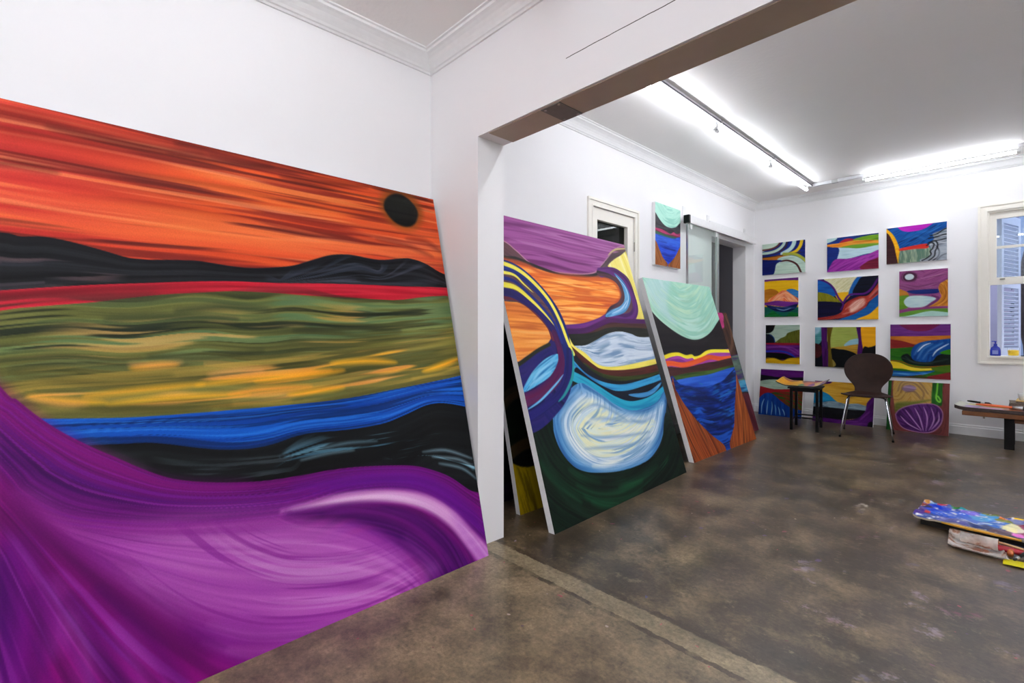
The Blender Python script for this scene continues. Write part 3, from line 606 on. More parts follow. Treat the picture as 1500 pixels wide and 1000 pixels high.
def wall_mat(name, col, bsc=55, bst=.06, var=.015):
    t = NT(name); p = t.pos(); c = lin(col)
    n = t.noise(p, 1.3, 5)
    t.l(t.ramp(n, [(.3, tuple(v*(1-var) for v in c)), (.7, tuple(v*(1+var) for v in c))]), t.b.inputs['Base Color'])
    t.b.inputs['Roughness'].default_value = .65; t.b.inputs['Specular IOR Level'].default_value = .25
    t.bump(t.noise(p, bsc, 3), bst, .004); return t.m
def glass_mat(name, tint, rough=.02, alpha=.25, ior=1.45):
    t = NT(name); nt = t.t; nt.nodes.remove(t.b)
    out = nt.nodes['Material Output']; tr = t.n('BsdfTransparent'); gl = t.n('BsdfGlossy'); mx = t.n('MixShader'); fr = t.n('Fresnel'); bf = t.n('NewGeometry'); t.l(t.math('ADD', t.math('MULTIPLY', bf.outputs['Backfacing'], 1/ior-ior), ior), fr.inputs[0])
    tr.inputs[0].default_value = lin(tint)+(1,); gl.inputs[0].default_value = (.9, .95, .93, 1); gl.inputs[1].default_value = rough
    t.l(t.math('ADD', fr.outputs[0], alpha), mx.inputs[0]); t.l(tr.outputs[0], mx.inputs[1]); t.l(gl.outputs[0], mx.inputs[2]); t.l(mx.outputs[0], out.inputs[0])
    return t.m
def emit_mat(name, col, st):
    t = NT(name); t.b.inputs['Emission Color'].default_value = lin(col)+(1,); t.b.inputs['Emission Strength'].default_value = st
    t.b.inputs['Base Color'].default_value = (.9, .9, .9, 1); return t.m
def paint_mat(name, gain=1., rough=.5, weave=900):
    t = NT(name); a = t.n('Attribute', attribute_name='paint'); co = t.obj()
    fine = t.noise(co, 260, 2)
    c = t.mix(1., a.outputs['Color'], t.ramp(fine, [(.25, .9*gain), (.75, 1.08*gain)]), 'MULTIPLY')
    t.l(c, t.b.inputs['Base Color']); t.b.inputs['Roughness'].default_value = rough; t.b.inputs['Specular IOR Level'].default_value = .12
    t.bump(t.noise(co, weave, 1), .12, .002); return t.m
# ---------------------------------------------------------------- mesh helpers
def link(name, bm, m, parent=None, smooth=False, bevel=0., loc=None):
    bmesh.ops.recalc_face_normals(bm, faces=bm.faces)
    me = bpy.data.meshes.new(name); bm.to_mesh(me); bm.free()
    o = bpy.data.objects.new(name, me); COL.objects.link(o)
    for x in (m if isinstance(m, (list, tuple)) else [m]): me.materials.append(x)
    if smooth:
        for p in me.polygons: p.use_smooth = True
    if bevel:
        b = o.modifiers.new('bevel', 'BEVEL'); b.width = bevel; b.segments = 2; b.limit_method = 'ANGLE'
    if parent is not None: o.parent = parent
    if loc is not None: o.location = loc
    return o
def tag(o, label, cat, group=None, kind=None):
    o['label'] = label; o['category'] = cat
    if group: o['group'] = group
    if kind: o['kind'] = kind
    return o
def thing(name, label, cat, loc=(0, 0, 0), rz=0, group=None):
    o = bpy.data.objects.new(name, None); COL.objects.link(o); o.location = loc; o.rotation_euler = (0, 0, rz); o.empty_display_size = .1
    return tag(o, label, cat, group)
def struct(o, label=None): o['kind'] = 'structure'; return o
def box(bm, x0, x1, y0, y1, z0, z1):
    v = [bm.verts.new((x, y, z)) for x in (x0, x1) for y in (y0, y1) for z in (z0, z1)]
    for f in ((0, 1, 3, 2), (4, 6, 7, 5), (0, 4, 5, 1), (2, 3, 7, 6), (0, 2, 6, 4), (1, 5, 7, 3)): bm.faces.new([v[i] for i in f])
    return bm
def boxes(*bs):
    bm = bmesh.new()
    for b in bs: box(bm, *b)
    return bm
def obox(bm, c, ax, ay, az):
    """a box from its centre and three half-axis vectors"""
    c, ax, ay, az = Vector(c), Vector(ax), Vector(ay), Vector(az)
    v = [bm.verts.new(c+ax*i+ay*j+az*k) for i in (-1, 1) for j in (-1, 1) for k in (-1, 1)]
    for f in ((0, 1, 3, 2), (4, 6, 7, 5), (0, 4, 5, 1), (2, 3, 7, 6), (0, 2, 6, 4), (1, 5, 7, 3)): bm.faces.new([v[i] for i in f])
def tube(bm, pts, rad, n=10, cap=True):
    pts = [Vector(p) for p in pts]; rad = rad if isinstance(rad, (list, tuple)) else [rad]*len(pts); rings = []
    ref = Vector((0, 0, 1)) if abs((pts[1]-pts[0]).normalized().z) < .9 else Vector((1, 0, 0))
    for i, p in enumerate(pts):
        d = (pts[min(i+1, len(pts)-1)]-pts[max(i-1, 0)]).normalized(); a = d.cross(ref).normalized(); b = d.cross(a)
        rings.append([bm.verts.new(p+(a*math.cos(2*math.pi*k/n)+b*math.sin(2*math.pi*k/n))*rad[i]) for k in range(n)])
    for r, q in zip(rings, rings[1:]):
        for k in range(n): bm.faces.new((r[k], r[(k+1) % n], q[(k+1) % n], q[k]))
    if cap: bm.faces.new(rings[0][::-1]); bm.faces.new(rings[-1])
    return bm
def lathe(bm, prof, n=24, c=(0, 0, 0)):
    rings = [[bm.verts.new((c[0]+r*math.cos(2*math.pi*k/n), c[1]+r*math.sin(2*math.pi*k/n), c[2]+z)) for k in range(n)] for r, z in prof]
    for r, q in zip(rings, rings[1:]):
        for k in range(n): bm.faces.new((r[k], r[(k+1) % n], q[(k+1) % n], q[k]))
    bm.faces.new(rings[0][::-1]); bm.faces.new(rings[-1]); return bm
def prism(bm, poly, origin, a, b, t):
    """a flat outline in the plane of a and b, thickened along t"""
    o, a, b, t = Vector(origin), Vector(a), Vector(b), Vector(t)
    f = [bm.verts.new(o+a*x+b*y) for x, y in poly]; g = [bm.verts.new(o+a*x+b*y+t) for x, y in poly]
    bm.faces.new(f); bm.faces.new(g[::-1]); n = len(poly)
    for i in range(n): bm.faces.new((f[i], f[(i+1) % n], g[(i+1) % n], g[i]))
    return bm
# ---------------------------------------------------------------- the materials of the place
WHITE = wall_mat('white wall paint', 'f0eff0'); CEIL = wall_mat('white ceiling plaster', 'f4f2f0', 38, .35); TRIMW = mat('white moulding paint', 'efefef', .5, var=.02, spec=.3)
CREAM = mat('cream gloss paint', 'f1ede3', .45, var=.008); SOFFIT = mat('shaded soffit tan', 'b8aa98', .6, var=.05, sc=6); METAL = mat('galvanised metal', '9a968e', .45, .6)
ALU = mat('brushed aluminium', 'b8b8ba', .35, .85); CHROME = mat('polished chrome', 'd0d0d4', .12, 1., var=.02); BLACK = mat('black lacquer', '070607', .4, var=.2, spec=.2)
PRIMED = mat('primed canvas edge', 'f2f1f2', .8, var=.02, sc=60, bump=.1, spec=.1); WOODBARE = mat('raw pine', 'b08c60', .6, var=.15, sc=18); DARKVENEER = mat('dark brown veneer', '2c1b15', .5, var=.22, sc=9, spec=.16)
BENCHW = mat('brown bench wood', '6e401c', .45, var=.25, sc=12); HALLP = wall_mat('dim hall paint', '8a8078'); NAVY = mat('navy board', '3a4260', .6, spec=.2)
GLASS = glass_mat('clear glass', 'f4f8fa', alpha=.0, ior=1.45); GREENGLASS = glass_mat('green tinted glass', 'f8fcfa', alpha=.0, ior=1.4); DARKGLASS = glass_mat('dark pane', '8a8680', alpha=.0, ior=1.2)
TUBEM = emit_mat('fluorescent tube glow', 'f4f8ff', 40.); TUBES = emit_mat('weaker fluorescent tube glow', 'f4f8ff', 25.); PLASTICW = mat('white plastic', 'e4e4e4', .35, var=.03)  # weaker glow keeps ceiling halos narrow; most added unseen tubes run brighter
PAINT = paint_mat('oil paint on canvas', .92)
def floor_mat():
    t = NT('stained polished concrete'); p = t.pos(); sx = t.n('SeparateXYZ'); t.l(p, sx.inputs[0])
    big = t.noise(p, 1.15, 9, .66); mid = t.noise(p, 4.5, 8, .68); fine = t.noise(p, 55, 8, .8)
    far = t.ramp(big, [(.34, lin('1f1912')), (.46, lin('372d22')), (.54, lin('4a3e30')), (.66, lin('6a5d49'))])
    near = t.ramp(big, [(.36, lin('574c3d')), (.5, lin('6c604f')), (.64, lin('7e715c'))])
    wob = t.noise(p, 22, 8, .75); y = t.math('ADD', sx.outputs[1], t.math('MULTIPLY', t.math('SUBTRACT', wob, .5), .04))
    isnear = t.math('LESS_THAN', y, 1.60)
    c = t.mix(isnear, far, near)
    strip = t.math('MULTIPLY', t.math('GREATER_THAN', y, 1.60), t.math('LESS_THAN', y, 1.705))
    c = t.mix(t.ramp(mid, [(.28, .85), (.54, 0)]), c, lin('2a2219'))
    c = t.mix(t.ramp(mid, [(.48, 0), (.74, .6)]), c, lin('7c6d56'))
    c = t.mix(t.math('MULTIPLY', strip, .85), c, t.ramp(mid, [(.4, lin('6c6250')), (.6, lin('7c725e'))]))
    # dirt along both edges of the filled strip
    e = t.math('ADD', t.math('LESS_THAN', t.math('ABSOLUTE', t.math('SUBTRACT', y, 1.715)), .017), t.math('MULTIPLY', t.math('LESS_THAN', t.math('ABSOLUTE', t.math('SUBTRACT', y, 1.588)), .012), .85))
    c = t.mix(t.math('MULTIPLY', e, t.ramp(t.noise(p, 8, 5), [(.40, .15), (.52, .95)])), c, lin('33291f'))
    grit = t.noise(p, 17, 9, .75)
    c = t.mix(1., c, t.ramp(grit, [(.34, .62), (.5, 1.), (.68, 1.35)]), 'MULTIPLY')
    c = t.mix(t.ramp(t.noise(p, 8.5, 12, .8), [(.53, 0), (.60, .42)]), c, lin('2a221a'))
    c = t.mix(t.ramp(t.noise(p, 10.5, 12, .8), [(.56, 0), (.64, .35)]), c, lin('94866e'))
    tone = t.noise(p, 1.7, 3)
    c = t.mix(t.math('MULTIPLY', t.ramp(tone, [(.50, 0), (.66, .3)]), t.math('GREATER_THAN', sx.outputs[1], 1.72)), c, lin('3c3238'))
    c = t.mix(1., c, t.ramp(fine, [(.36, .62), (.5, 1.), (.62, 1.32)]), 'MULTIPLY')
    # scuffs stretched across the room, and spots of dropped paint
    mp = t.n('Mapping'); mp.inputs['Scale'].default_value = (3, 11, 1); mp.inputs['Rotation'].default_value = (0, 0, .5); t.l(p, mp.inputs[0])
    c = t.mix(t.ramp(t.noise(mp.outputs[0], 3, 8, .75), [(.55, 0), (.8, .22)]), c, lin('9c9078'))
    for sc, th, cols in ((7, .085, ['e0dcd6', '5a3a78', '2c3c78', '8c2848']), (13, .075, ['c8c0b4', '4a2c60', '1c1a1c', '9c3050']), (3.1, .045, ['e8e6e0', '3c2458', 'd8d0c0', '6c2a50'])):
        v = t.n('TexVoronoi'); v.inputs['Scale'].default_value = sc; w = t.n('VectorMath', operation='ADD'); nz = t.n('TexNoise'); nz.inputs['Scale'].default_value = sc*5; t.l(p, nz.inputs[0])
        k = t.n('VectorMath', operation='SCALE'); k.inputs['Scale'].default_value = .22/sc; t.l(nz.outputs[1], k.inputs[0]); t.l(p, w.inputs[0]); t.l(k.outputs[0], w.inputs[1]); t.l(w.outputs[0], v.inputs[0])
        s2 = t.n('SeparateColor'); t.l(v.outputs[1], s2.inputs[0])
        pick = t.ramp(s2.outputs[0], [(0, lin(cols[0])), (.25, lin(cols[1])), (.5, lin(cols[2])), (.75, lin(cols[3]))])
        on = t.math('MULTIPLY', t.math('LESS_THAN', v.outputs[0], th), t.math('GREATER_THAN', s2.outputs[1], .45))
        c = t.mix(t.math('MULTIPLY', on, .7), c, pick)
    # larger smears of paint where the painter works, right of the room
    sm = t.math('MULTIPLY', t.ramp(t.noise(p, 5.2, 5, .7), [(.60, 0), (.66, .6)]), t.math('GREATER_THAN', sx.outputs[0], -.75))
    c = t.mix(sm, c, t.ramp(t.noise(p, 2.2, 2), [(.35, lin('6c2a4c')), (.48, lin('8c8496')), (.6, lin('40385c')), (.7, lin('c8c4bc'))]))
    c = t.mix(1., c, (1.21, 1.15, 1.04), 'MULTIPLY')
    t.l(c, t.b.inputs['Base Color'])
    t.l(t.ramp(mid, [(.25, .29), (.75, .37)]), t.b.inputs['Roughness']); t.b.inputs['Specular IOR Level'].default_value = .5
    t.bump(fine, .05, .004); return t.m
# ---------------------------------------------------------------- the room
XL, YP0, YP1, XF, YB = -2.35, 1.584, 1.763, -2.604, 7.14      # left wall, partition front and back, far room's left wall, end wall
ZC1, ZC2, XR, XR2, YN = 2.665, 2.886, 3.0, 2.9, -3.3
OX0, OZ = -1.925, 2.105                                          # the opening's left jamb and its head
struct(link('floor', boxes((-4.6, 3.2, YN-.2, 8.2, -.1, 0)), floor_mat()))
struct(link('wall_left', boxes((XL-.15, XL, YN, YP0, 0, ZC1+.1)), WHITE))
def part_mat():
    t = NT('white partition paint'); p = t.pos(); sx = t.n('SeparateXYZ'); t.l(p, sx.inputs[0])
    n = t.math('MULTIPLY', t.math('SUBTRACT', t.noise(p, 3, 5), .5), .02)
    d = t.math('ABSOLUTE', t.math('SUBTRACT', t.math('ADD', sx.outputs[2], n), 2.263))
    cr = t.math('MULTIPLY', t.math('LESS_THAN', d, .0016), t.ramp(sx.outputs[0], [(0, 0), (1, 1)]))
    g = t.math('MULTIPLY', t.math('LESS_THAN', d, .0017), t.math('GREATER_THAN', t.math('ADD', sx.outputs[0], t.math('MULTIPLY', t.noise(p, 5, 3), .35)), -1.2))
    t.l(t.mix(g, lin('f0eff0'), lin('2c2824')), t.b.inputs['Base Color']); t.b.inputs['Roughness'].default_value = .65; t.b.inputs['Specular IOR Level'].default_value = .25
    t.bump(t.noise(p, 40, 3), .08, .004); return t.m
struct(link('wall_partition', boxes((-2.9, OX0, YP0, YP1, 0, OZ), (-2.9, XR, YP0, YP1, OZ, 3.05), (2.3, XR, YP0, YP1, 0, OZ)), part_mat()))
# the underside of the beam: a recessed board, its tan standing in for shade and floor bounce, with a lip along its front, and a gap above the jamb
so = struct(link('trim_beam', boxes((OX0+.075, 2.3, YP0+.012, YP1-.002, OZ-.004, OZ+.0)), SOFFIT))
struct(link('wall_right', boxes((XR, XR+.15, YN, YP1, 0, ZC1+.1)), WHITE)); struct(link('wall_behind', boxes((XL-.15, XR+.15, YN-.15, YN, 0, ZC1+.1)), WHITE))
struct(link('ceiling', boxes((XL-.1, XR+.1, YN-.1, YP0, ZC1, ZC1+.1)), CEIL)); struct(link('ceiling_far', boxes((XF-.1, XR2+.1, YP1, YB+.1, ZC2, ZC2+.1)), CEIL))
struct(link('wall_far_right', boxes((XR2, XR2+.15, YP1, YB+.2, 0, ZC2+.1)), WHITE))
D0, D1, DZ = 3.435, 4.10, 2.213                                  # the narrow door
S0, S1, SZ = 5.80, 6.842, 2.27                                   # the sliding door's opening
XW = XF-.17
struct(link('wall_far_left', boxes((XW, XF, YP1, D0, 0, ZC2+.1), (XW, XF, D1, S0, 0, ZC2+.1), (XW, XF, S1, YB+.17, 0, ZC2+.1), (XW, XF, D0, D1, DZ, ZC2+.1), (XW, XF, S0, S1, SZ, ZC2+.1)), WHITE))
W0, W1, WZ0, WZ1 = -.265, .84, .845, 2.37                        # the sash window
struct(link('wall_back', boxes((XW, W0, YB, YB+.17, 0, ZC2+.1), (W1, XR2, YB, YB+.17, 0, ZC2+.1), (W0, W1, YB, YB+.17, 0, WZ0), (W0, W1, YB, YB+.17, WZ1, ZC2+.1)), WHITE))
# hall behind the two doors
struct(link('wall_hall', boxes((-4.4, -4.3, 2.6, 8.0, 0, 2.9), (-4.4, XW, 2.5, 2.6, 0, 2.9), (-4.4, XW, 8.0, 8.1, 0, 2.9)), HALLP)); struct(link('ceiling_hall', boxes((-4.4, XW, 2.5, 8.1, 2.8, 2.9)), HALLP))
# cove mouldings
PROF = [(0, .09), (.010, .09), (.013, .080), (.020, .076), (.024, .064), (.034, .048), (.05, .033), (.068, .023), (.082, .018), (.086, .008), (.098, .006), (.1, 0), (0, 0)]
def cove(name, p0, p1, n, zc, m0, m1):
    p0, p1, n = Vector(p0+(0,)), Vector(p1+(0,)), Vector(n+(0,)); d = (p1-p0).normalized(); bm = bmesh.new(); A, B = [], []
    for o, z in PROF:
        A.append(bm.verts.new(p0+n*o+d*o*m0+Vector((0, 0, zc-z)))); B.append(bm.verts.new(p1+n*o-d*o*m1+Vector((0, 0, zc-z))))
    k = len(PROF)
    for i in range(k): bm.faces.new((A[i], A[(i+1) % k], B[(i+1) % k], B[i]))
    bm.faces.new(A[::-1]); bm.faces.new(B); return struct(link(name, bm, TRIMW))
cove('trim_1', (XL, YN), (XL, YP0), (1, 0), ZC1, 1, 1); cove('trim_2', (XL, YP0), (XR, YP0), (0, -1), ZC1, 1, 1)
cove('trim_3', (XF, YP1), (XF, YB), (1, 0), ZC2, 1, 1); cove('trim_4', (XF, YB), (XR2, YB), (0, -1), ZC2, 1, 1)
bm = bmesh.new(); prism(bm, [(0, 0), (.014, 0), (.014, .085), (.009, .092), (.009, .106), (.005, .112), (0, .112)], (XF, YB, 0), (0, -1, 0), (0, 0, 1), (XR2-XF, 0, 0)); struct(link('baseboard_back', bm, TRIMW))
bm = boxes(*[(XF, XF+.012, a, b, 0, .112) for a, b in ((YP1, D0-.09), (D1+.09, S0-.02), (S1+.01, YB-.014))]); struct(link('baseboard_left', bm, TRIMW))
# narrow door with a tall dark pane
def casing(bm, y0, y1, z1, w, X, s=1):
    for k, (a, b, t) in enumerate(((0, .022, .019), (.022, w-.012, .011), (w-.012, w, .015))):
        o0, o1 = w-b, w-a
        box(bm, X, X+t, y0-o1, y0-o0, 0, z1+o1); box(bm, X, X+t, y1+o0, y1+o1, 0, z1+o1); box(bm, X, X+t, y0-o0, y1+o0, z1+o0, z1+o1)
d1 = struct(thing('door_1', 'narrow cream door with tall dark glass pane behind the leaning swirl painting', 'door', (XF, (D0+D1)/2, 0)))
def rel(o, bm): bmesh.ops.translate(bm, verts=bm.verts, vec=-Vector(o.location)); return bm
bm = bmesh.new(); casing(bm, D0, D1, DZ, .07, XF); link('door_casing', rel(d1, bm), CREAM, d1)
P0, P1, PZ = 3.517, 3.997, 2.106
bm = boxes((XF-.05, XF-.004, D0+.004, P0, .01, DZ-.004), (XF-.05, XF-.004, P1, D1-.004, .01, DZ-.004), (XF-.05, XF-.004, P0, P1, PZ, DZ-.004), (XF-.05, XF-.004, P0, P1, .01, .75)); lf = link('door_leaf', rel(d1, bm), CREAM, d1)
link('pane', rel(d1, boxes((XF-.047, XF-.043, P0-.005, P1+.005, .74, PZ+.005))), DARKGLASS, d1)
for z in (1.93, .35):
    bm = bmesh.new(); tube(bm, [(XF+.004, D1+.001, z-.045), (XF+.004, D1+.001, z+.045)], .006, 8); link('hinge', rel(d1, bm), METAL, d1)
# sliding glass door on its rail
RX = XF+.085
r = thing('sliding_door_rail', 'white aluminium rail with brackets above the open doorway and glass door', 'rail', (RX, 5.96, 2.30))
link('rail', rel(r, boxes((RX-.03, RX+.03, 5.03, 6.92, 2.302, 2.375), (RX-.03, RX-.02, 5.03, 6.92, 2.29, 2.302), (RX+.02, RX+.03, 5.03, 6.92, 2.29, 2.302))), PLASTICW, r, bevel=.003)
link('end_cap', rel(r, boxes((RX-.032, RX+.032, 4.99, 5.03, 2.29, 2.378))), BLACK, r, bevel=.003)
link('cover_strip', rel(r, boxes((XF, XF+.02, 5.72, 6.86, 2.376, 2.44))), PLASTICW, r)
for y in (5.10, 5.70, 6.80):
    link('bracket', rel(r, boxes((XF, XF+.006, y-.03, y+.03, 2.33, 2.50), (XF, RX+.02, y-.03, y+.03, 2.375, 2.381))), PLASTICW, r)
g = thing('sliding_glass_door', 'greenish clear glass sliding door hanging from the white rail', 'glass door', (RX, 5.40, .03))
link('glass_panel', rel(g, boxes((RX-.005, RX+.005, 5.02, 5.765, .03, 2.285))), GREENGLASS, g)
link('edge_profile', rel(g, boxes((RX-.011, RX+.011, 5.735, 5.79, .03, 2.28))), glass_mat('frosted edge strip', 'c8d0cc', .4, .35), g)
link('edge_profile', rel(g, boxes((RX-.010, RX+.010, 5.005, 5.02, .03, 2.28))), ALU, g)
for y in (5.09, 5.72): link('roller_clamp', rel(g, boxes((RX-.012, RX+.012, y-.02, y+.02, 2.235, 2.30))), PLASTICW, g, bevel=.003)
cb = thing('cupboard', 'dark navy cupboard standing in the dim hall beyond the open doorway', 'cupboard', (-4.08, 6.9, 0))
link('carcass', rel(cb, boxes((-4.29, -3.88, 5.6, 7.9, 0, 2.45))), NAVY, cb)
for a, b in ((5.61, 6.36), (6.37, 7.12), (7.13, 7.89)): link('cupboard_door', rel(cb, boxes((-3.88, -3.862, a, b, .05, 2.44))), NAVY, cb, bevel=.002)
# sash window and what lies outside
w = struct(thing('window_1', 'cream sash window on the end wall with its lower half open', 'window', ((W0+W1)/2, YB, WZ0)))
bm = bmesh.new()
for a, b, t in ((0, .02, .022), (.02, .042, .012), (.042, .072, .017)):
    o0, o1 = .072-b, .072-a
    box(bm, W0-o1, W0-o0, YB-t, YB, WZ0-o1, WZ1+o1); box(bm, W1+o0, W1+o1, YB-t, YB, WZ0-o1, WZ1+o1); box(bm, W0-o0, W1+o0, YB-t, YB, WZ1+o0, WZ1+o1); box(bm, W0-o0, W1+o0, YB-t, YB, WZ0-o1, WZ0-o0)
link('window_casing', rel(w, bm), CREAM, w)
link('window_jamb', rel(w, boxes((W0, W0+.016, YB, YB+.17, WZ0, WZ1), (W1-.016, W1, YB, YB+.17, WZ0, WZ1), (W0+.016, W1-.016, YB, YB+.17, WZ1-.016, WZ1))), CREAM, w)
link('window_sill', rel(w, boxes((W0+.0165, W1-.0165, YB-.03, YB+.19, WZ0-.01, WZ0+.012))), CREAM, w)
A0, A1, MZ, TZ, UZ = W0+.016, W1-.016, 1.60, WZ1-.016, 1.99
link('sash', rel(w, boxes((A0, A0+.052, YB+.03, YB+.07, MZ, TZ), (A1-.052, A1, YB+.03, YB+.07, MZ, TZ), (A0+.052, A1-.052, YB+.03, YB+.07, TZ-.065, TZ), (A0+.052, A1-.052, YB+.025, YB+.075, MZ, MZ+.075), (A0+.052, A1-.052, YB+.035, YB+.065, UZ-.013, UZ+.013), ((A0+A1)/2-.012, (A0+A1)/2+.012, YB+.035, YB+.065, MZ+.075, TZ-.065))), CREAM, w)
link('pane', rel(w, boxes((A0+.05, A1-.05, YB+.048, YB+.052, MZ+.07, TZ-.06))), GLASS, w)
link('sash_lock', rel(w, boxes((A0+.075, A0+.115, YB+.012, YB+.028, MZ+.05, MZ+.064))), METAL, w, bevel=.003)
SHUT = mat('pale grey shutter paint', 'c4cad8', .55, var=.03)
def shutter(loc, rz, label):
    s = thing('louvered_shutter', label, 'shutter', loc, rz, 'shutters outside the window')
    link('shutter_frame', boxes((0, .055, -.018, .018, 0, 1.52), (.445, .50, -.018, .018, 0, 1.52), (.055, .445, -.018, .018, 0, .09), (.055, .445, -.018, .018, 1.43, 1.52), (.055, .445, -.018, .018, .74, .80)), SHUT, s)
    bm = bmesh.new()
    for k in range(30):
        z = .105+k*.0445
        if abs(z-.77) > .045: obox(bm, (.25, 0, z), (.195, 0, 0), (0, .016, -.012), (0, .002, .003))
    link('louver_slats', bm, SHUT, s); return s
shutter((W0+.085, YB+.20, WZ0), math.radians(74), 'pale louvered shutter swung open outside the window')
struct(link('wall_outside', boxes((-3, 6, 10.6, 10.8, 0, 2.9)), wall_mat('weathered outside wall', '9a94a4', 8, .3, .15))); struct(link('path_outside', boxes((-3, 6, 8.2, 10.8, -.12, -.02)), wall_mat('outside paving', '8c8a86')))
bm = bmesh.new(); tube(bm, [(.0, 10.45, 0), (.0, 10.45, 3.0)], .05, 12); tag(link('drainpipe', bm, mat('grey drainpipe', '8494ac', .5)), 'thin grey drainpipe running up the wall outside the window', 'pipe')
pl = thing('garden_plant', 'dark leafy plant hanging outside the open window', 'plant', (-.045, 8.7, 0))
LEAF = mat('dark green leaf', '24343a', .4, var=.3); STEM = mat('dark trunk bark', '3a3230', .8, var=.3, bump=.3)
bm = bmesh.new(); tube(bm, [(.10, 0, 0), (.09, 0, .5), (.06, 0, .95), (.02, 0, 1.3), (.05, .02, 1.75), (.1, .03, 2.1)], [.035, .03, .028, .05, .075, .06], 10); link('trunk', bm, STEM, pl, True)
for k, (a, z, L, dz) in enumerate(((195, 1.42, .12, -.06), (160, 1.75, .10, .04), (205, 1.2, .10, .03), (30, 1.6, .4, .05), (330, 1.35, .4, -.1), (60, 1.95, .35, .1), (110, 1.5, .3, 0))):
    bm = bmesh.new(); d = Vector((math.cos(math.radians(a)), math.sin(math.radians(a)), 0)); s = Vector((-d.y, d.x, 0)); N = 8; top = []; bot = []; mid = []
    for i in range(N+1):
        t = i/N; c = Vector((.03, 0, z))+d*(L*t)+Vector((0, 0, dz*t-.16*t*t)); wd = .05*math.sin(math.pi*min(1, t*.93+.05))
        top.append(bm.verts.new(c+s*wd+Vector((0, 0, .012)))); mid.append(bm.verts.new(c)); bot.append(bm.verts.new(c-s*wd+Vector((0, 0, .012))))
    for i in range(N): bm.faces.new((top[i], top[i+1], mid[i+1], mid[i])); bm.faces.new((mid[i], mid[i+1], bot[i+1], bot[i]))
    o = link('leaf', bm, LEAF, pl, True); sm = o.modifiers.new('solid', 'SOLIDIFY'); sm.thickness = .002
# ---------------------------------------------------------------- lights of the rooms, and unseen tubes added for brightness
tr = thing('light_track', 'white metal cable channel on the ceiling running back to the corner', 'light track', (-1.765, 4.3, ZC2))
link('channel', rel(tr, boxes((-1.785, -1.745, 1.80, 6.66, ZC2-.034, ZC2-.001))), mat('white track enamel', 'd8d8dc', .4, .2), tr, bevel=.002)
link('slot', rel(tr, boxes((-1.7449, -1.7435, 1.80, 6.66, ZC2-.033, ZC2-.018))), mat('grey channel lip', '6a6a70', .5, .5), tr)
for y in (2.75, 4.08, 5.33): link('clip', rel(tr, boxes((-1.789, -1.741, y-.012, y+.012, ZC2-.037, ZC2-.0005))), ALU, tr)
tb = thing('light_track', 'white metal cable channel on the ceiling running along the end wall', 'light track', (.3, 6.64, ZC2))
link('channel', rel(tb, boxes((-1.745, 2.6, 6.62, 6.66, ZC2-.034, ZC2-.001))), _MATS['white track enamel'], tb, bevel=.002)
for x in (-1.52, .15): link('clip', rel(tb, boxes((x-.03, x+.03, 6.616, 6.664, ZC2-.037, ZC2-.0005))), ALU, tb)
def lamp(p0, p1, label, group='fluorescent tubes in the far room', m=None):
    p0, p1 = Vector(p0), Vector(p1); c = (p0+p1)/2; d = (p1-p0).normalized(); t = thing('fluorescent_lamp', label, 'lamp', c, 0, group)
    bm = bmesh.new(); tube(bm, [p0+d*.03-c, p1-d*.03-c], .014, 12); link('glowing_tube', bm, m or TUBEM, t, True)
    for e, s in ((p0, 1), (p1, -1)):
        bm = bmesh.new(); tube(bm, [e-c, e+d*.03*s-c], .016, 12); obox(bm, e+d*.008*s-c+Vector((0, 0, .02)), d*.008, d.cross(Vector((0, 0, 1)))*.009, (0, 0, .0195)); link('socket', bm, PLASTICW, t)
    return t
TX, TZ2 = -1.79, ZC2-.078
lamp((TX, 2.80, TZ2), (TX, 4.03, TZ2), 'glowing tube nearest the beam on the side track', m=TUBES)
lamp((TX, 4.08, TZ2), (TX, 5.31, TZ2), 'glowing tube in the middle of the side track', m=TUBES)
lamp((TX, 5.35, TZ2), (TX, 6.58, TZ2), 'glowing tube at the corner end of the side track', m=TUBES)
lamp((-1.25, 6.615, TZ2), (-.02, 6.615, TZ2), 'glowing tube along the end wall above the window', m=TUBES)
lamp((.35, 6.615, TZ2), (1.58, 6.615, TZ2), 'glowing tube along the end wall beyond the window', m=TUBES)
for a, b in ((2.2, 3.43), (3.6, 4.83), (5.0, 6.23)): lamp((2.05, a, TZ2), (2.05, b, TZ2), 'added unseen tube on the right side of the far room')  # out of view, added to even out the light on the end wall
for a in (-1.5, -.1, 1.3): lamp((a, 2.15, TZ2), (a+1.23, 2.15, TZ2), 'added unseen tube on the near side of the far room behind the beam')  # added where the beam hides them, to light the canvases from the front
FZ = ZC1-.07
for x, s in ((-1.4, 'left'), (.4, 'middle'), (1.75, 'right')):
    for y in (-2.6, -1.2, .2): lamp((x, y-.3, FZ), (x, y+.93, FZ), 'added unseen tube overhead in the front room, %s row' % s, 'added unseen tubes in the front room', TUBES if s == 'left' else None)  # unseen rows added to brighten the front walls and ceiling
# plate under the beam
jp = thing('metal_plate', 'square grey metal plate screwed under the white beam', 'plate', (-1.44, 1.68, OZ-.004))
link('plate', boxes((-.055, .055, -.085, .075, -.004, 0)), mat('dull grey plate', '787670', .6, 0), jp)
for x in (-.04, .04):
    for y in (-.07, .06):
        bm = bmesh.new(); lathe(bm, [(.006, -.007), (.007, -.004), (.007, -.003)], 10, (x, y, 0)); link('screw', bm, METAL, jp)
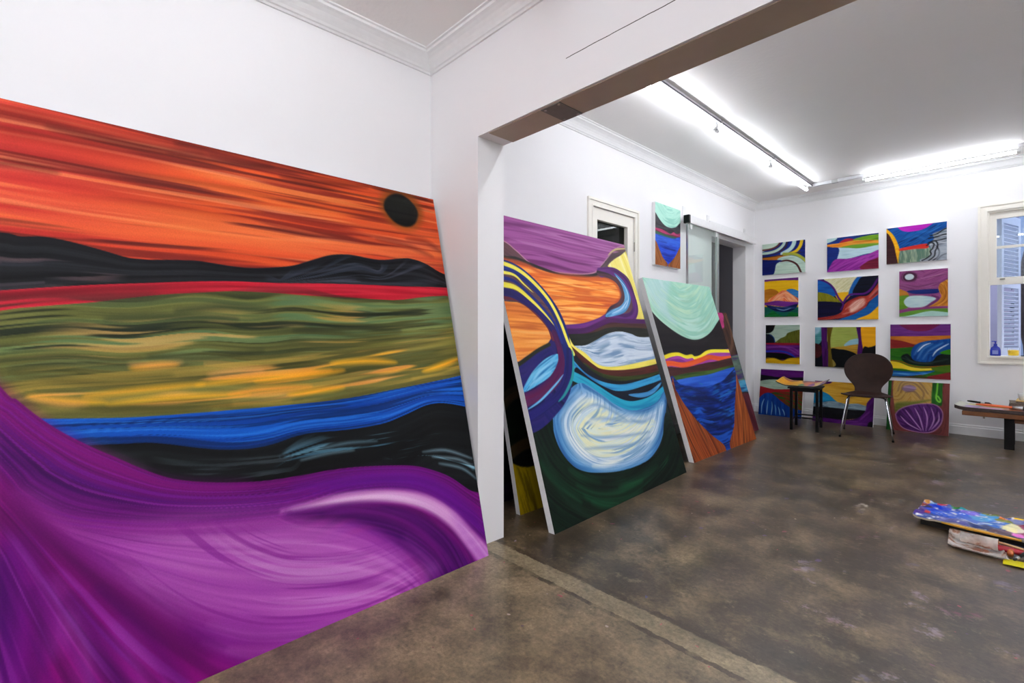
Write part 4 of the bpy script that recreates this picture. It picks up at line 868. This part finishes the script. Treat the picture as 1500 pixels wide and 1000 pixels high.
# ---------------------------------------------------------------- paintings
def painting(A, label, th=.034, group=None, side=None, name='painting'):
    O = A.TL+A.v*A.h+A.u*A.w/2; n = -A.n/np.linalg.norm(A.n); n = n if n @ (np.array([0, 0, 1.1])-O) > 0 else -n
    t = thing(name, label, 'painting', O, 0, group)
    P = (A.TL[None, None]+A.U[..., None]*A.u+A.V[..., None]*A.v-O).astype(np.float32).reshape(-1, 3)
    i = np.arange(A.nu*A.nv).reshape(A.nv, A.nu); q = np.stack([i[:-1, :-1], i[1:, :-1], i[1:, 1:], i[:-1, 1:]], -1).reshape(-1, 4)
    if np.cross(A.v, A.u) @ n < 0: q = q[:, ::-1]
    me = bpy.data.meshes.new('painted_canvas'); me.vertices.add(len(P)); me.vertices.foreach_set('co', P.ravel()); me.loops.add(q.size); me.loops.foreach_set('vertex_index', q.ravel().astype(np.int32))
    me.polygons.add(len(q)); me.polygons.foreach_set('loop_start', np.arange(0, q.size, 4, dtype=np.int32)); me.update(calc_edges=True)
    c = A.C.reshape(-1, 3); c = np.where(c <= .04045, c/12.92, ((c+.055)/1.055)**2.4)**1.12*1.15
    a = me.color_attributes.new('paint', 'FLOAT_COLOR', 'POINT'); a.data.foreach_set('color', np.concatenate([c, np.ones((len(c), 1))], 1).astype(np.float32).ravel())
    me.materials.append(PAINT); o = bpy.data.objects.new('painted_canvas', me); COL.objects.link(o); o.parent = t
    bm = bmesh.new(); c = [Vector(A.TL+A.u*x+A.v*y-O) for x, y in ((0, 0), (A.w, 0), (A.w, A.h), (0, A.h))]; N = Vector(n)
    f = [bm.verts.new(p-N*.0004) for p in c]; m = [bm.verts.new(p-N*th) for p in c]; ins = [Vector(A.TL+A.u*x+A.v*y-O) for x, y in ((.045, .045), (A.w-.045, .045), (A.w-.045, A.h-.045), (.045, A.h-.045))]
    b = [bm.verts.new(p-N*th) for p in ins]; r = [bm.verts.new(p-N*.004) for p in ins]
    for k in range(4):
        j = (k+1) % 4
        bm.faces.new((f[k], f[j], m[j], m[k])); bm.faces.new((m[k], m[j], b[j], b[k])); bm.faces.new((b[k], b[j], r[j], r[k]))
    bm.faces.new(r); link('stretcher', bm, side or PRIMED, t); return t
painting(paint_big(), 'huge leaning painting of red sky, black hills and purple folds beside the column', .03)
painting(paint_gloom(), 'nearly black canvas leaning deepest in the shadow behind the column')
painting(paint_dark(), 'black painting with yellow bottom edge leaning behind the swirl painting')
painting(paint_swirl(), 'large leaning painting with purple top, orange shapes and white blue orb', .04)
painting(paint_behind(), 'brown and wine painting leaning half hidden behind the mint moon painting')
painting(paint_moon(), 'leaning painting of a mint moon over blue water between brown rocks', .045)
painting(paint_gorge(), 'small mint moon and blue gorge painting hung beside the sliding door', .036, name='hanging_painting')
BL = dict(a='canvas of cream and navy arcs, top left of the end wall grid', b='canvas of orange band over pale water and violet hills, top row middle', c='canvas with yellow arc, magenta disc and grey swirls, top right of grid',
    d='small canvas of an orange peak under a yellow sky', e='wide canvas of pink flow between dark hills under cream sky', f='mauve canvas with a white ringed disc and pale pond',
    g='small canvas of olive hill above purple wave and yellow foot', h='wide canvas of purple uprights framing a green field behind the chair', i='large canvas of a blue dome on a dark ring with purple sky',
    j='canvas of a blue waterfall on the floor behind the small table', k='canvas of yellow sky and purple shore on the floor behind the chair', l='canvas of a striped purple bulb on the floor right of the chair')
for k in BL: painting(globals()['board_'+k](), BL[k], .03, 'canvases on the end wall', name='painting' if k in 'jkl' else 'hanging_painting')
# ---------------------------------------------------------------- chair
ch = thing('chair', 'dark brown plywood chair with rounded back and chrome legs', 'chair', (-1.155, 6.32, 0), math.radians(8))
def shell(outline, f, th, name, m):
    """an outline filled as a bent sheet: f(x, y) gives a point and the sheet is thickened by th"""
    xs = outline; bm = bmesh.new(); rows = []
    for y, h0, h1 in xs: rows.append([bm.verts.new(f(h0+(h1-h0)*k/14, y)) for k in range(15)])
    for a, b in zip(rows, rows[1:]):
        for k in range(14): bm.faces.new((a[k], a[k+1], b[k+1], b[k]))
    o = link(name, bm, m, ch, True); s = o.modifiers.new('solid', 'SOLIDIFY'); s.thickness = th; s.offset = 0
    b = o.modifiers.new('round', 'SUBSURF'); b.levels = 1; b.render_levels = 2; return o
def back_w(z):
    P = [(.455, .120), (.475, .118), (.50, .122), (.535, .145), (.57, .176), (.61, .203), (.66, .219), (.70, .222), (.74, .216), (.78, .200), (.82, .168), (.845, .132), (.86, .095), (.868, .055), (.8705, .02)]
    for (a, u), (b, v) in zip(P, P[1:]):
        if z <= b: return u+(v-u)*(z-a)/(b-a)
    return .02
zs = [.448, .455, .465, .48, .50, .53, .56, .59, .62, .65, .68, .71, .74, .77, .80, .825, .845, .858, .866, .870]
shell([(z, -back_w(max(z, .455)), back_w(max(z, .455))) for z in zs], lambda x, z: Vector((x, .185+.035*math.sin(min(1, max(0, (z-.448)/.1))*1.57)+(z-.448)*.16-.55*x*x, z)), .011, 'backrest', DARKVENEER)
SW = [(-.225, .10), (-.222, .17), (-.21, .205), (-.18, .222), (-.12, .226), (-.05, .222), (.02, .21), (.08, .185), (.13, .15), (.165, .125), (.19, .12), (.205, .12)]
shell([(y, -w_, w_) for y, w_ in SW], lambda x, y: Vector((x, y, .442+.012*max(0, y)/.2+.28*x*x-.10*max(0, -.15-y)-.02*math.exp(-((y-.02)/.12)**2))), .011, 'seat', DARKVENEER)
for sx in (-1, 1):
    for sy in (-1, 1):
        fx, fy = sx*.222, (-.24 if sy < 0 else .27)
        bm = bmesh.new(); tube(bm, [(sx*.06, sy*.03+.0, .424), (sx*.13, -.115 if sy < 0 else .12, .424), (sx*.155, -.14 if sy < 0 else .15, .418), (sx*.165, -.155 if sy < 0 else .165, .39), (sx*.20, (fy+.04) if sy < 0 else fy-.05, .17), (fx, fy, .012)], [.0075]*5+[.007], 10)
        lg = link('leg', bm, CHROME, ch, True)
        bm = bmesh.new(); lathe(bm, [(.010, 0), (.010, .014), (.008, .02)], 10, (fx, fy, 0)); link('foot_cap', bm, BLACK, lg)
bm = bmesh.new(); lathe(bm, [(.07, .425), (.075, .428), (.06, .432)], 20, (0, 0, 0)); link('mounting_disc', bm, BLACK, ch)
# ---------------------------------------------------------------- small table with a bent palette lying on it
st = thing('small_table', 'small black table with thin paired legs standing before the leaning canvases', 'table', (-1.72, 6.286, 0), math.radians(8))
link('table_top', boxes((-.16, .16, -.20, .20, .468, .486)), BLACK, st, bevel=.004)
for x in (-.125, .125):
    for y in (-.17, .17): link('leg', boxes((x-.014, x+.014, y-.014, y+.014, 0, .468)), BLACK, st, bevel=.003)
for y in (-.17, .17): link('rail', boxes((-.111, .111, y-.008, y+.008, .435, .467)), BLACK, st); 
for z in (.085, .125): link('stretcher', boxes((-.111, .111, .162, .178, z, z+.014)), BLACK, st)
for x in (-.125, .125): link('stretcher', boxes((x-.007, x+.007, -.156, .156, .105, .119)), BLACK, st)
def sheet(name, label, cat, loc, rz, w, d, cells, lift, m, th=.004, group=None, tone=None):
    """a stiff sheet with paint on it; cells(x, y) gives its colour, lift(x, y) its height"""
    nx, ny = max(8, int(w/.008)), max(8, int(d/.008)); V = []; C = []
    for j in range(ny+1):
        for i in range(nx+1):
            x, y = (i/nx-.5)*w, (j/ny-.5)*d; V.append((x, y, lift(x, y))); C.append(cells(i/nx, j/ny)+(1,))
    F = [(j*(nx+1)+i, j*(nx+1)+i+1, (j+1)*(nx+1)+i+1, (j+1)*(nx+1)+i) for j in range(ny) for i in range(nx)]
    t = thing(name, label, cat, loc, rz, group)
    me = bpy.data.meshes.new('paint_layer'); me.from_pydata(V, [], F); a = me.color_attributes.new('paint', 'FLOAT_COLOR', 'POINT'); a.data.foreach_set('color', [v for c in C for v in c]); me.materials.append(m)
    o = bpy.data.objects.new('paint_layer', me); COL.objects.link(o); o.parent = t
    bm = bmesh.new(); B = [bm.verts.new((v[0], v[1], v[2]-.0006)) for v in V]; U = [bm.verts.new((v[0], v[1], v[2]-th)) for v in V]
    edge = [i for i in range(nx+1)]+[(j+1)*(nx+1)-1 for j in range(1, ny+1)]+[ny*(nx+1)+i for i in range(nx-1, -1, -1)]+[j*(nx+1) for j in range(ny-1, 0, -1)]
    for f in F: bm.faces.new([U[k] for k in f[::-1]])
    for a_, b_ in zip(edge, edge[1:]+edge[:1]): bm.faces.new((B[a_], B[b_], U[b_], U[a_]))
    for v in list(bm.verts):
        if not v.link_faces: bm.verts.remove(v)
    link('backing', bm, tone or PRIMED, t); return t
WET = paint_mat('wet paint', 1.0, .28, 300)
RND = random.Random(5)
def patches(base, spots, seed):
    """colours laid side by side: spots = (x, y, radius, colour)"""
    sp = [(a, b, r_, lin(c)) for a, b, r_, c in spots]; bs = lin(base); rr = random.Random(seed)
    def f(x, y):
        n = float(vnoise(np.array([x*9+seed]), np.array([y*9.]))[0]); n2 = float(vnoise(np.array([x*31+seed]), np.array([y*24.]))[0])
        best, col = 1., bs
        for a, b, r_, c in sp:
            dd = math.hypot((x-a)/r_[0], (y-b)/r_[1])+(n-.5)*.7+(n2-.5)*.45
            if dd < best: best, col = dd, c
        k = .8+.4*n2
        return tuple(min(1, v*k) for v in col)
    return f
sheet('palette_sheet', 'curled paint covered palette sheet lying across the small black table', 'palette', (-1.765, 6.31, .512), math.radians(5), .47, .40,
      patches('d89c20', [(.10, .3, (.22, .6), 'e0a020'), (.2, .85, (.2, .3), '9c5434'), (.42, .3, (.1, .5), 'd8a83c'), (.5, .2, (.12, .25), '4c7c4c'), (.62, .5, (.1, .5), 'c46c4c'), (.58, .85, (.14, .3), '5c2c4c'), (.72, .25, (.09, .3), '7c2c84'), (.84, .5, (.09, .5), 'd8b860'), (.93, .3, (.08, .5), '6c2468'), (.8, .85, (.1, .3), '9c3440'), (.97, .8, (.06, .3), '3c5c44')], 3),
      lambda x, y: .002+1.25*max(0, abs(x)-.125)**1.6*(1.15 if x < 0 else 1.)+.012*math.sin(y*9), WET, .012, None, mat('stained sheet edge', '3c4038', .6))
# ---------------------------------------------------------------- bench by the window and what lies on it
BZ = .335
be = thing('bench', 'low brown wooden bench with black legs under the window', 'bench', (.45, 6.72, 0))
link('bench_top', boxes((-.87, .95, -.235, .235, BZ-.042, BZ)), BENCHW, be, bevel=.004)
for x in (-.545, .72):
    for y in (-.17, .17): link('leg', boxes((x-.035, x+.035, y-.03, y+.03, 0, BZ-.042)), BLACK, be, bevel=.003)
for y in (-.17, .17): link('rail', boxes((-.51, .685, y-.012, y+.012, BZ-.085, BZ-.043)), BENCHW, be)
link('hook', tube(bmesh.new(), [(-.72, -.1, BZ-.042), (-.72, -.1, BZ-.075)], .008, 8), METAL, be)
sheet('palette_sheet', 'paint stained palette sheets curling up at the left end of the bench', 'palette', (-.22, 6.70, BZ+.034), math.radians(-2), .50, .40,
      patches('8c7c80', [(.08, .5, (.1, .6), 'b8b8a8'), (.25, .3, (.18, .3), '9c84b0'), (.5, .2, (.25, .18), 'c890b8'), (.55, .5, (.2, .25), 'a8a044'), (.8, .2, (.2, .2), 'b86c44'), (.3, .7, (.2, .25), 'c8c060'), (.75, .7, (.25, .3), '7c6458'), (.95, .4, (.1, .3), '5478b0')], 9),
      lambda x, y: .002+2.2*max(0, -x-.16)**2+.3*max(0, x-.2)**2, WET, .033, None, mat('layered sheet edge', '3a2c28', .7, var=.4, sc=60))
ORANGE = mat('orange lacquered handle', 'd8642c', .3, coat=.3); BRIST = mat('dark bristle', '1c1614', .8, var=.3)
def brush(label, p0, p1, r0, r1, hm, fer=.06, br=.05, bw=1.6, group=None, bm_=None):
    p0, p1 = Vector(p0), Vector(p1); d = (p1-p0).normalized(); t = thing('paintbrush', label, 'paintbrush', (p0+p1)/2, 0, group); c = (p0+p1)/2; L = (p1-p0).length
    bm = bmesh.new(); tube(bm, [p0-c, p0+d*(L*.25)-c, p0+d*(L*.6)-c, p1-c], [r0*.55, r0, r0*1.05, r1], 10); link('handle', bm, hm, t, True)
    bm = bmesh.new(); tube(bm, [p1-c, p1+d*fer*.5-c, p1+d*fer-c], [r1*1.05, r1*1.15, r1*bw], 10); link('ferrule', bm, ALU, t, True)
    bm = bmesh.new(); tube(bm, [p1+d*fer-c, p1+d*(fer+br*.6)-c, p1+d*(fer+br)-c], [r1*bw, r1*bw*1.15, r1*.4], 10); link('bristles', bm, bm_ or BRIST, t, True); return t
brush('thick orange handled brush lying on the palette sheets on the bench', (-.325, 6.57, BZ+.066), (-.075, 6.545, BZ+.062), .0125, .012, ORANGE, .07, .08, 1.5)
brush('short dark brush resting behind the orange brush on the bench', (-.40, 6.80, BZ+.068), (-.30, 6.79, BZ+.060), .010, .009, BLACK, .03, .05, 1.4)
def slab(label, loc, w_, d_, h_, m, rz=0, group='sheets stacked on the bench'):
    t = thing('painted_pad', label, 'pad', loc, rz, group); link('cover', boxes((-w_/2, w_/2, -d_/2, d_/2, h_-.004, h_)), m, t); link('pages', boxes((-w_/2+.003, w_/2-.002, -d_/2+.003, d_/2-.003, 0, h_-.0041)), mat('grey page edges', '6e6258', .8, var=.3, sc=90), t); return t
x0 = .05
slab('black covered pad at the bottom of the stack on the bench', (x0+.06, 6.735, BZ+.040), .42, .30, .030, mat('blackened cover', '241c1c', .6))
slab('brownish pad in the middle of the stack on the bench', (x0+.075, 6.74, BZ+.0705), .44, .30, .028, mat('brown cover', '5c4c3c', .6), .05)
slab('yellowish pad on top of the stack on the bench', (x0+.10, 6.74, BZ+.099), .40, .28, .022, mat('straw cover', 'c8a860', .6), -.04)
cu = thing('cup', 'white cup with dark rim standing on the stack of pads', 'cup', (x0-.055, 6.68, BZ+.1215))
bm = bmesh.new(); lathe(bm, [(.026, 0), (.033, .04), (.036, .068), (.033, .068), (.03, .04), (.022, .006)], 20); link('cup_body', bm, PLASTICW, cu, True); bm = bmesh.new(); lathe(bm, [(.0325, .055), (.033, .058), (.02, .058)], 20); link('dark_liquid', bm, BRIST, cu, True)
# things on the window sill
SZ0 = WZ0+.012
bo = thing('lotion_bottle', 'blue pump bottle with white label on the window sill', 'bottle', (-.207, YB+.055, SZ0))
BLUE = mat('deep blue plastic', '1428a0', .25, coat=.3)
bm = bmesh.new(); lathe(bm, [(.038, 0), (.041, .006), (.040, .06), (.034, .085), (.020, .098), (.016, .104)], 24); 
for v in bm.verts: v.co.y *= .6
link('bottle_body', bm, BLUE, bo, True); bm = bmesh.new(); lathe(bm, [(.015, .104), (.015, .125), (.007, .127), (.007, .145), (.010, .146), (.010, .156)], 16); box(bm, -.028, .004, -.006, .006, .147, .155); link('pump', bm, BLUE, bo)
link('bottle_label', boxes((-.022, .022, -.0262, -.0248, .018, .058)), mat('pale label', '7c88c8', .5), bo)
ja = thing('glass_jar', 'small glass jar of bright yellow paint on the window sill', 'jar', (-.075, YB+.055, SZ0))
bm = bmesh.new(); lathe(bm, [(.036, 0), (.042, .01), (.046, .088), (.045, .088), (.041, .012), (.033, .005)], 24); link('jar_glass', bm, glass_mat('jar glass', 'ffffff', ior=1.3, alpha=0), ja, True)
bm = bmesh.new(); lathe(bm, [(.033, .006), (.0405, .013), (.0435, .06), (.03, .064)], 24); link('yellow_paint', bm, mat('yellow paint', 'f0c800', .4), ja, True)
bm = bmesh.new(); tube(bm, [(-.022, YB+.035, SZ0+.006), (.05, YB+.04, SZ0+.006)], .005, 8); tag(link('pen', bm, BLACK), 'short black pen lying beside the yellow jar on the sill', 'pen')
# ---------------------------------------------------------------- the painter's things on the floor
a, b, c_ = on_z(1337, 754, .05), on_z(1500, 790, .05), on_z(1357, 734, .05)
ux = unit(b-a); dep = abs((c_-a) @ np.array([-ux[1], ux[0], 0])); ang = math.atan2(ux[1], ux[0]); vy = np.array([-ux[1], ux[0], 0]); PW = 1.05
ctr = a+ux*PW/2+vy*dep/2
def at(px, py, rx, ry, col):
    q_ = on_z(px, py, .05)-a; return ((q_ @ ux)/PW, (q_ @ vy)/dep, (rx, ry), col)
spots = [at(1348, 748, .045, .35, '3c1c78'), at(1357, 750, .022, .18, 'c03038'), at(1357, 733, .05, .16, 'c08848'), at(1352, 739, .04, .12, '9c4034'), at(1367, 736, .03, .12, '5c8cc8'), at(1362, 742, .05, .12, '2c1c50'), at(1380, 739, .04, .1, 'b02850'), at(1372, 744, .08, .3, '1438b8'), at(1385, 752, .10, .35, '1c50c0'), at(1390, 738, .05, .12, '14241c'), at(1401, 743, .035, .14, '1c6c24'), at(1400, 737, .09, .06, 'd06058'), at(1412, 746, .05, .1, '2c9098'),
         at(1405, 756, .10, .3, '2858c0'), at(1415, 742, .07, .14, '1c281c'), at(1432, 746, .09, .16, '24301c'), at(1418, 760, .1, .25, '4870c8'), at(1440, 759, .07, .3, '4c98cc'), at(1455, 765, .08, .3, '2c68c0'), at(1425, 752, .05, .1, '8070d0'), at(1450, 752, .05, .15, '747c30'), at(1464, 753, .07, .16, 'f0c810'), at(1483, 757, .07, .13, 'f0c410'), at(1478, 762, .04, .08, 'c06c20'), at(1470, 763, .05, .14, '788030'), at(1490, 765, .06, .14, '7078a8'), at(1485, 774, .06, .25, 'e8e0a8'), at(1500, 778, .06, .2, 'e0d8c0'), at(1492, 784, .035, .16, 'e070c8'), at(1462, 778, .08, .12, '604c58'), at(1480, 785, .06, .12, '24343c'), at(1440, 772, .08, .15, '303c6c'), at(1395, 763, .08, .15, '5c5c98'), at(1448, 767, .04, .1, 'c0dce0'), at(1425, 766, .05, .09, 'b8c4d8'), at(1530, 785, .15, .5, '8c3c54'), at(1560, 790, .2, .5, '2c5c44')]
fpat = patches('3c4c8c', spots, 11)
def fleck(x, y):
    c = fpat(x, y); n = float(vnoise(np.array([x*60.]), np.array([y*26+x*20]))[0])
    return tuple(v+(.75-v)*max(0, min(1, (n-.80)*9)) for v in c)
def relief(x, y): return .002+.022*max(0, float(vnoise(np.array([x*34.]), np.array([y*40.]))[0])-.35)*max(0, min(1, (y/dep-.12)*5))+.03*float(vnoise(np.array([x*26.]), np.array([y*26.]))[0])*float(vnoise(np.array([x*7.]), np.array([y*9.]))[0])
pt = sheet('palette_board', 'long palette board thick with blue, yellow and pink paint on the floor', 'palette', (ctr[0], ctr[1], .040), ang, PW, dep, fleck, relief, WET, .010, None, mat('pale board edge', 'b8a894', .6))
link('shadow_support', boxes((-PW/2+.03, PW/2-.03, -dep/2+.03, dep/2-.03, -.040, -.0065)), mat('shadow black support', '1c1814', .7), pt)  # near-black support stands in for the shadow gap beneath the palette
OCHRE = mat('yellow lacquer handle', 'c89018', .3, coat=.3); PINE = mat('pale wood handle', 'c0986c', .4); CRIM = mat('crimson plastic', '9c1428', .3)
def fl(px, py, z): return on_z(px, py, z)
brush('long yellow handled brush lying along the front edge of the palette board', fl(1379, 765, .066), fl(1497, 792, .066), .007, .006, OCHRE, .05, .05, 1.4)
brush('thin pale wooden brush in front of the yellow brush', fl(1457, 792, .042), fl(1505, 806.5, .042), .0055, .005, PINE, .05, .04, 1.3)
brush('thin black brush with silver ferrule between yellow brush and plastic tray', fl(1416, 778.5, .008), fl(1386, 770.5, .008), .004, .0035, BLACK, .03, .02, 1.2)
brush('black handled brush lying on the right end of the plastic tray', fl(1510, 806, .03), fl(1492, 816, .03), .007, .006, BLACK, .03, .03, .9)
brush('dark blue brush lying under the pale wooden brush', fl(1512, 806, .012), fl(1465, 794.5, .012), .006, .005, mat('navy lacquer', '141c34', .3), .03, .03, 1.3)
# clear tray of scrap plastic, smeared with orange
q = [fl(1392, 776, .0), fl(1456, 789, .0), fl(1500, 826.5, .0), fl(1387.5, 802, .0)]
def tray_mat():
    t = NT('smeared clear plastic'); out = t.t.nodes['Material Output']; tr = t.n('BsdfTransparent'); tr.inputs[0].default_value = (.93, .93, .93, 1); mx = t.n('MixShader'); p = t.pos()
    t.l(t.ramp(t.noise(p, 16, 4), [(.35, lin('d0cac4')), (.5, lin('dcd4cc')), (.6, lin('b07c60')), (.68, lin('c87048'))]), t.b.inputs['Base Color']); t.b.inputs['Roughness'].default_value = .25
    t.l(t.ramp(t.noise(p, 11, 4), [(.35, .35), (.6, .72)]), mx.inputs[0]); t.l(tr.outputs[0], mx.inputs[1]); t.l(t.b.outputs[0], mx.inputs[2]); t.l(mx.outputs[0], out.inputs[0]); return t.m
ta = thing('plastic_tray', 'clear plastic tray smeared with orange paint on the floor', 'tray', (q[3][0]+.15, q[3][1]+.1, 0)); TM = tray_mat()
o0 = Vector(ta.location); bm = bmesh.new(); a0, a1, a2, a3 = [Vector(p)-o0 for p in (fl(1391, 779, 0), fl(1462, 796, 0), fl(1478, 826, 0), fl(1388.5, 802, 0))]
def lerp4(u_, v_): return (a3*(1-u_)+a2*u_)*(1-v_)+(a0*(1-u_)+a1*u_)*v_
G = 12; gv = [[bm.verts.new(lerp4(i/G, j/G)+Vector((0, 0, .003+.020*max(abs(i/G*2-1), abs(j/G*2-1))**8))) for i in range(G+1)] for j in range(G+1)]
for j in range(G):
    for i in range(G): bm.faces.new((gv[j][i], gv[j][i+1], gv[j+1][i+1], gv[j+1][i]))
o = link('tray_shell', bm, TM, ta, True); s = o.modifiers.new('solid', 'SOLIDIFY'); s.thickness = .0025
cup = thing('plastic_cup', 'clear smeared plastic cup lying on its side on the tray', 'cup', tuple(fl(1436, 792, .042)))
bm = bmesh.new(); dx = Vector((ux[0], ux[1], 0)); tube(bm, [dx*-.075, dx*-.07, dx*.065], [.022, .025, .030], 20, False); link('cup_shell', bm, TM, cup, True)
tb_ = thing('paint_tube', 'crimson paint tube with open cap lying on the tray', 'paint tube', tuple(fl(1481, 806, .024)))
bm = bmesh.new(); tube(bm, [dx*-.085, dx*-.04, dx*.05, dx*.075], [.012, .015, .014, .006], 12); link('tube_body', bm, CRIM, tb_, True); bm = bmesh.new(); sd = Vector((dx.y, -dx.x, -.1)); tube(bm, [dx*.0, dx*.0+sd*.05], .012, 12); link('tube_cap', bm, mat('orange cap', 'b8642c', .4), tb_, True)
sheet('paper_sheet', 'bright yellow sheet on the floor at the front of the paint things', 'paper', (fl(1528, 836, 0)[0], fl(1528, 836, 0)[1]-.01, .004), ang+.05, .26, .08, lambda x, y: lin('d8cc10'), lambda x, y: .001+.004*math.sin(x*20)**2, WET, .0015, None, mat('yellow paper edge', 'd8cc10', .6))
# ---------------------------------------------------------------- sky, camera, exposure
W = bpy.data.worlds.new('daylight'); SC.world = W; W.use_nodes = True; nt = W.node_tree; bg = nt.nodes['Background']; bg.inputs[0].default_value = lin('c8d4f0')+(1,); bg.inputs[1].default_value = 2.3
cam = bpy.data.cameras.new('camera'); co = bpy.data.objects.new('camera', cam); COL.objects.link(co); SC.camera = co
cam.sensor_width = 36; cam.lens = FOC/1500*36; cam.shift_y = -13/1500; cam.clip_start = .02
co.location = (0, 0, EYE); co.rotation_euler = (math.pi/2, 0, YAW)
SC.view_settings.view_transform = 'Standard'; SC.view_settings.look = 'None'; SC.view_settings.gamma = 1; SC.view_settings.use_curve_mapping = False; SC.view_settings.exposure = .38
SC.cycles.max_bounces = 10; SC.cycles.diffuse_bounces = 6; SC.cycles.use_denoising = True
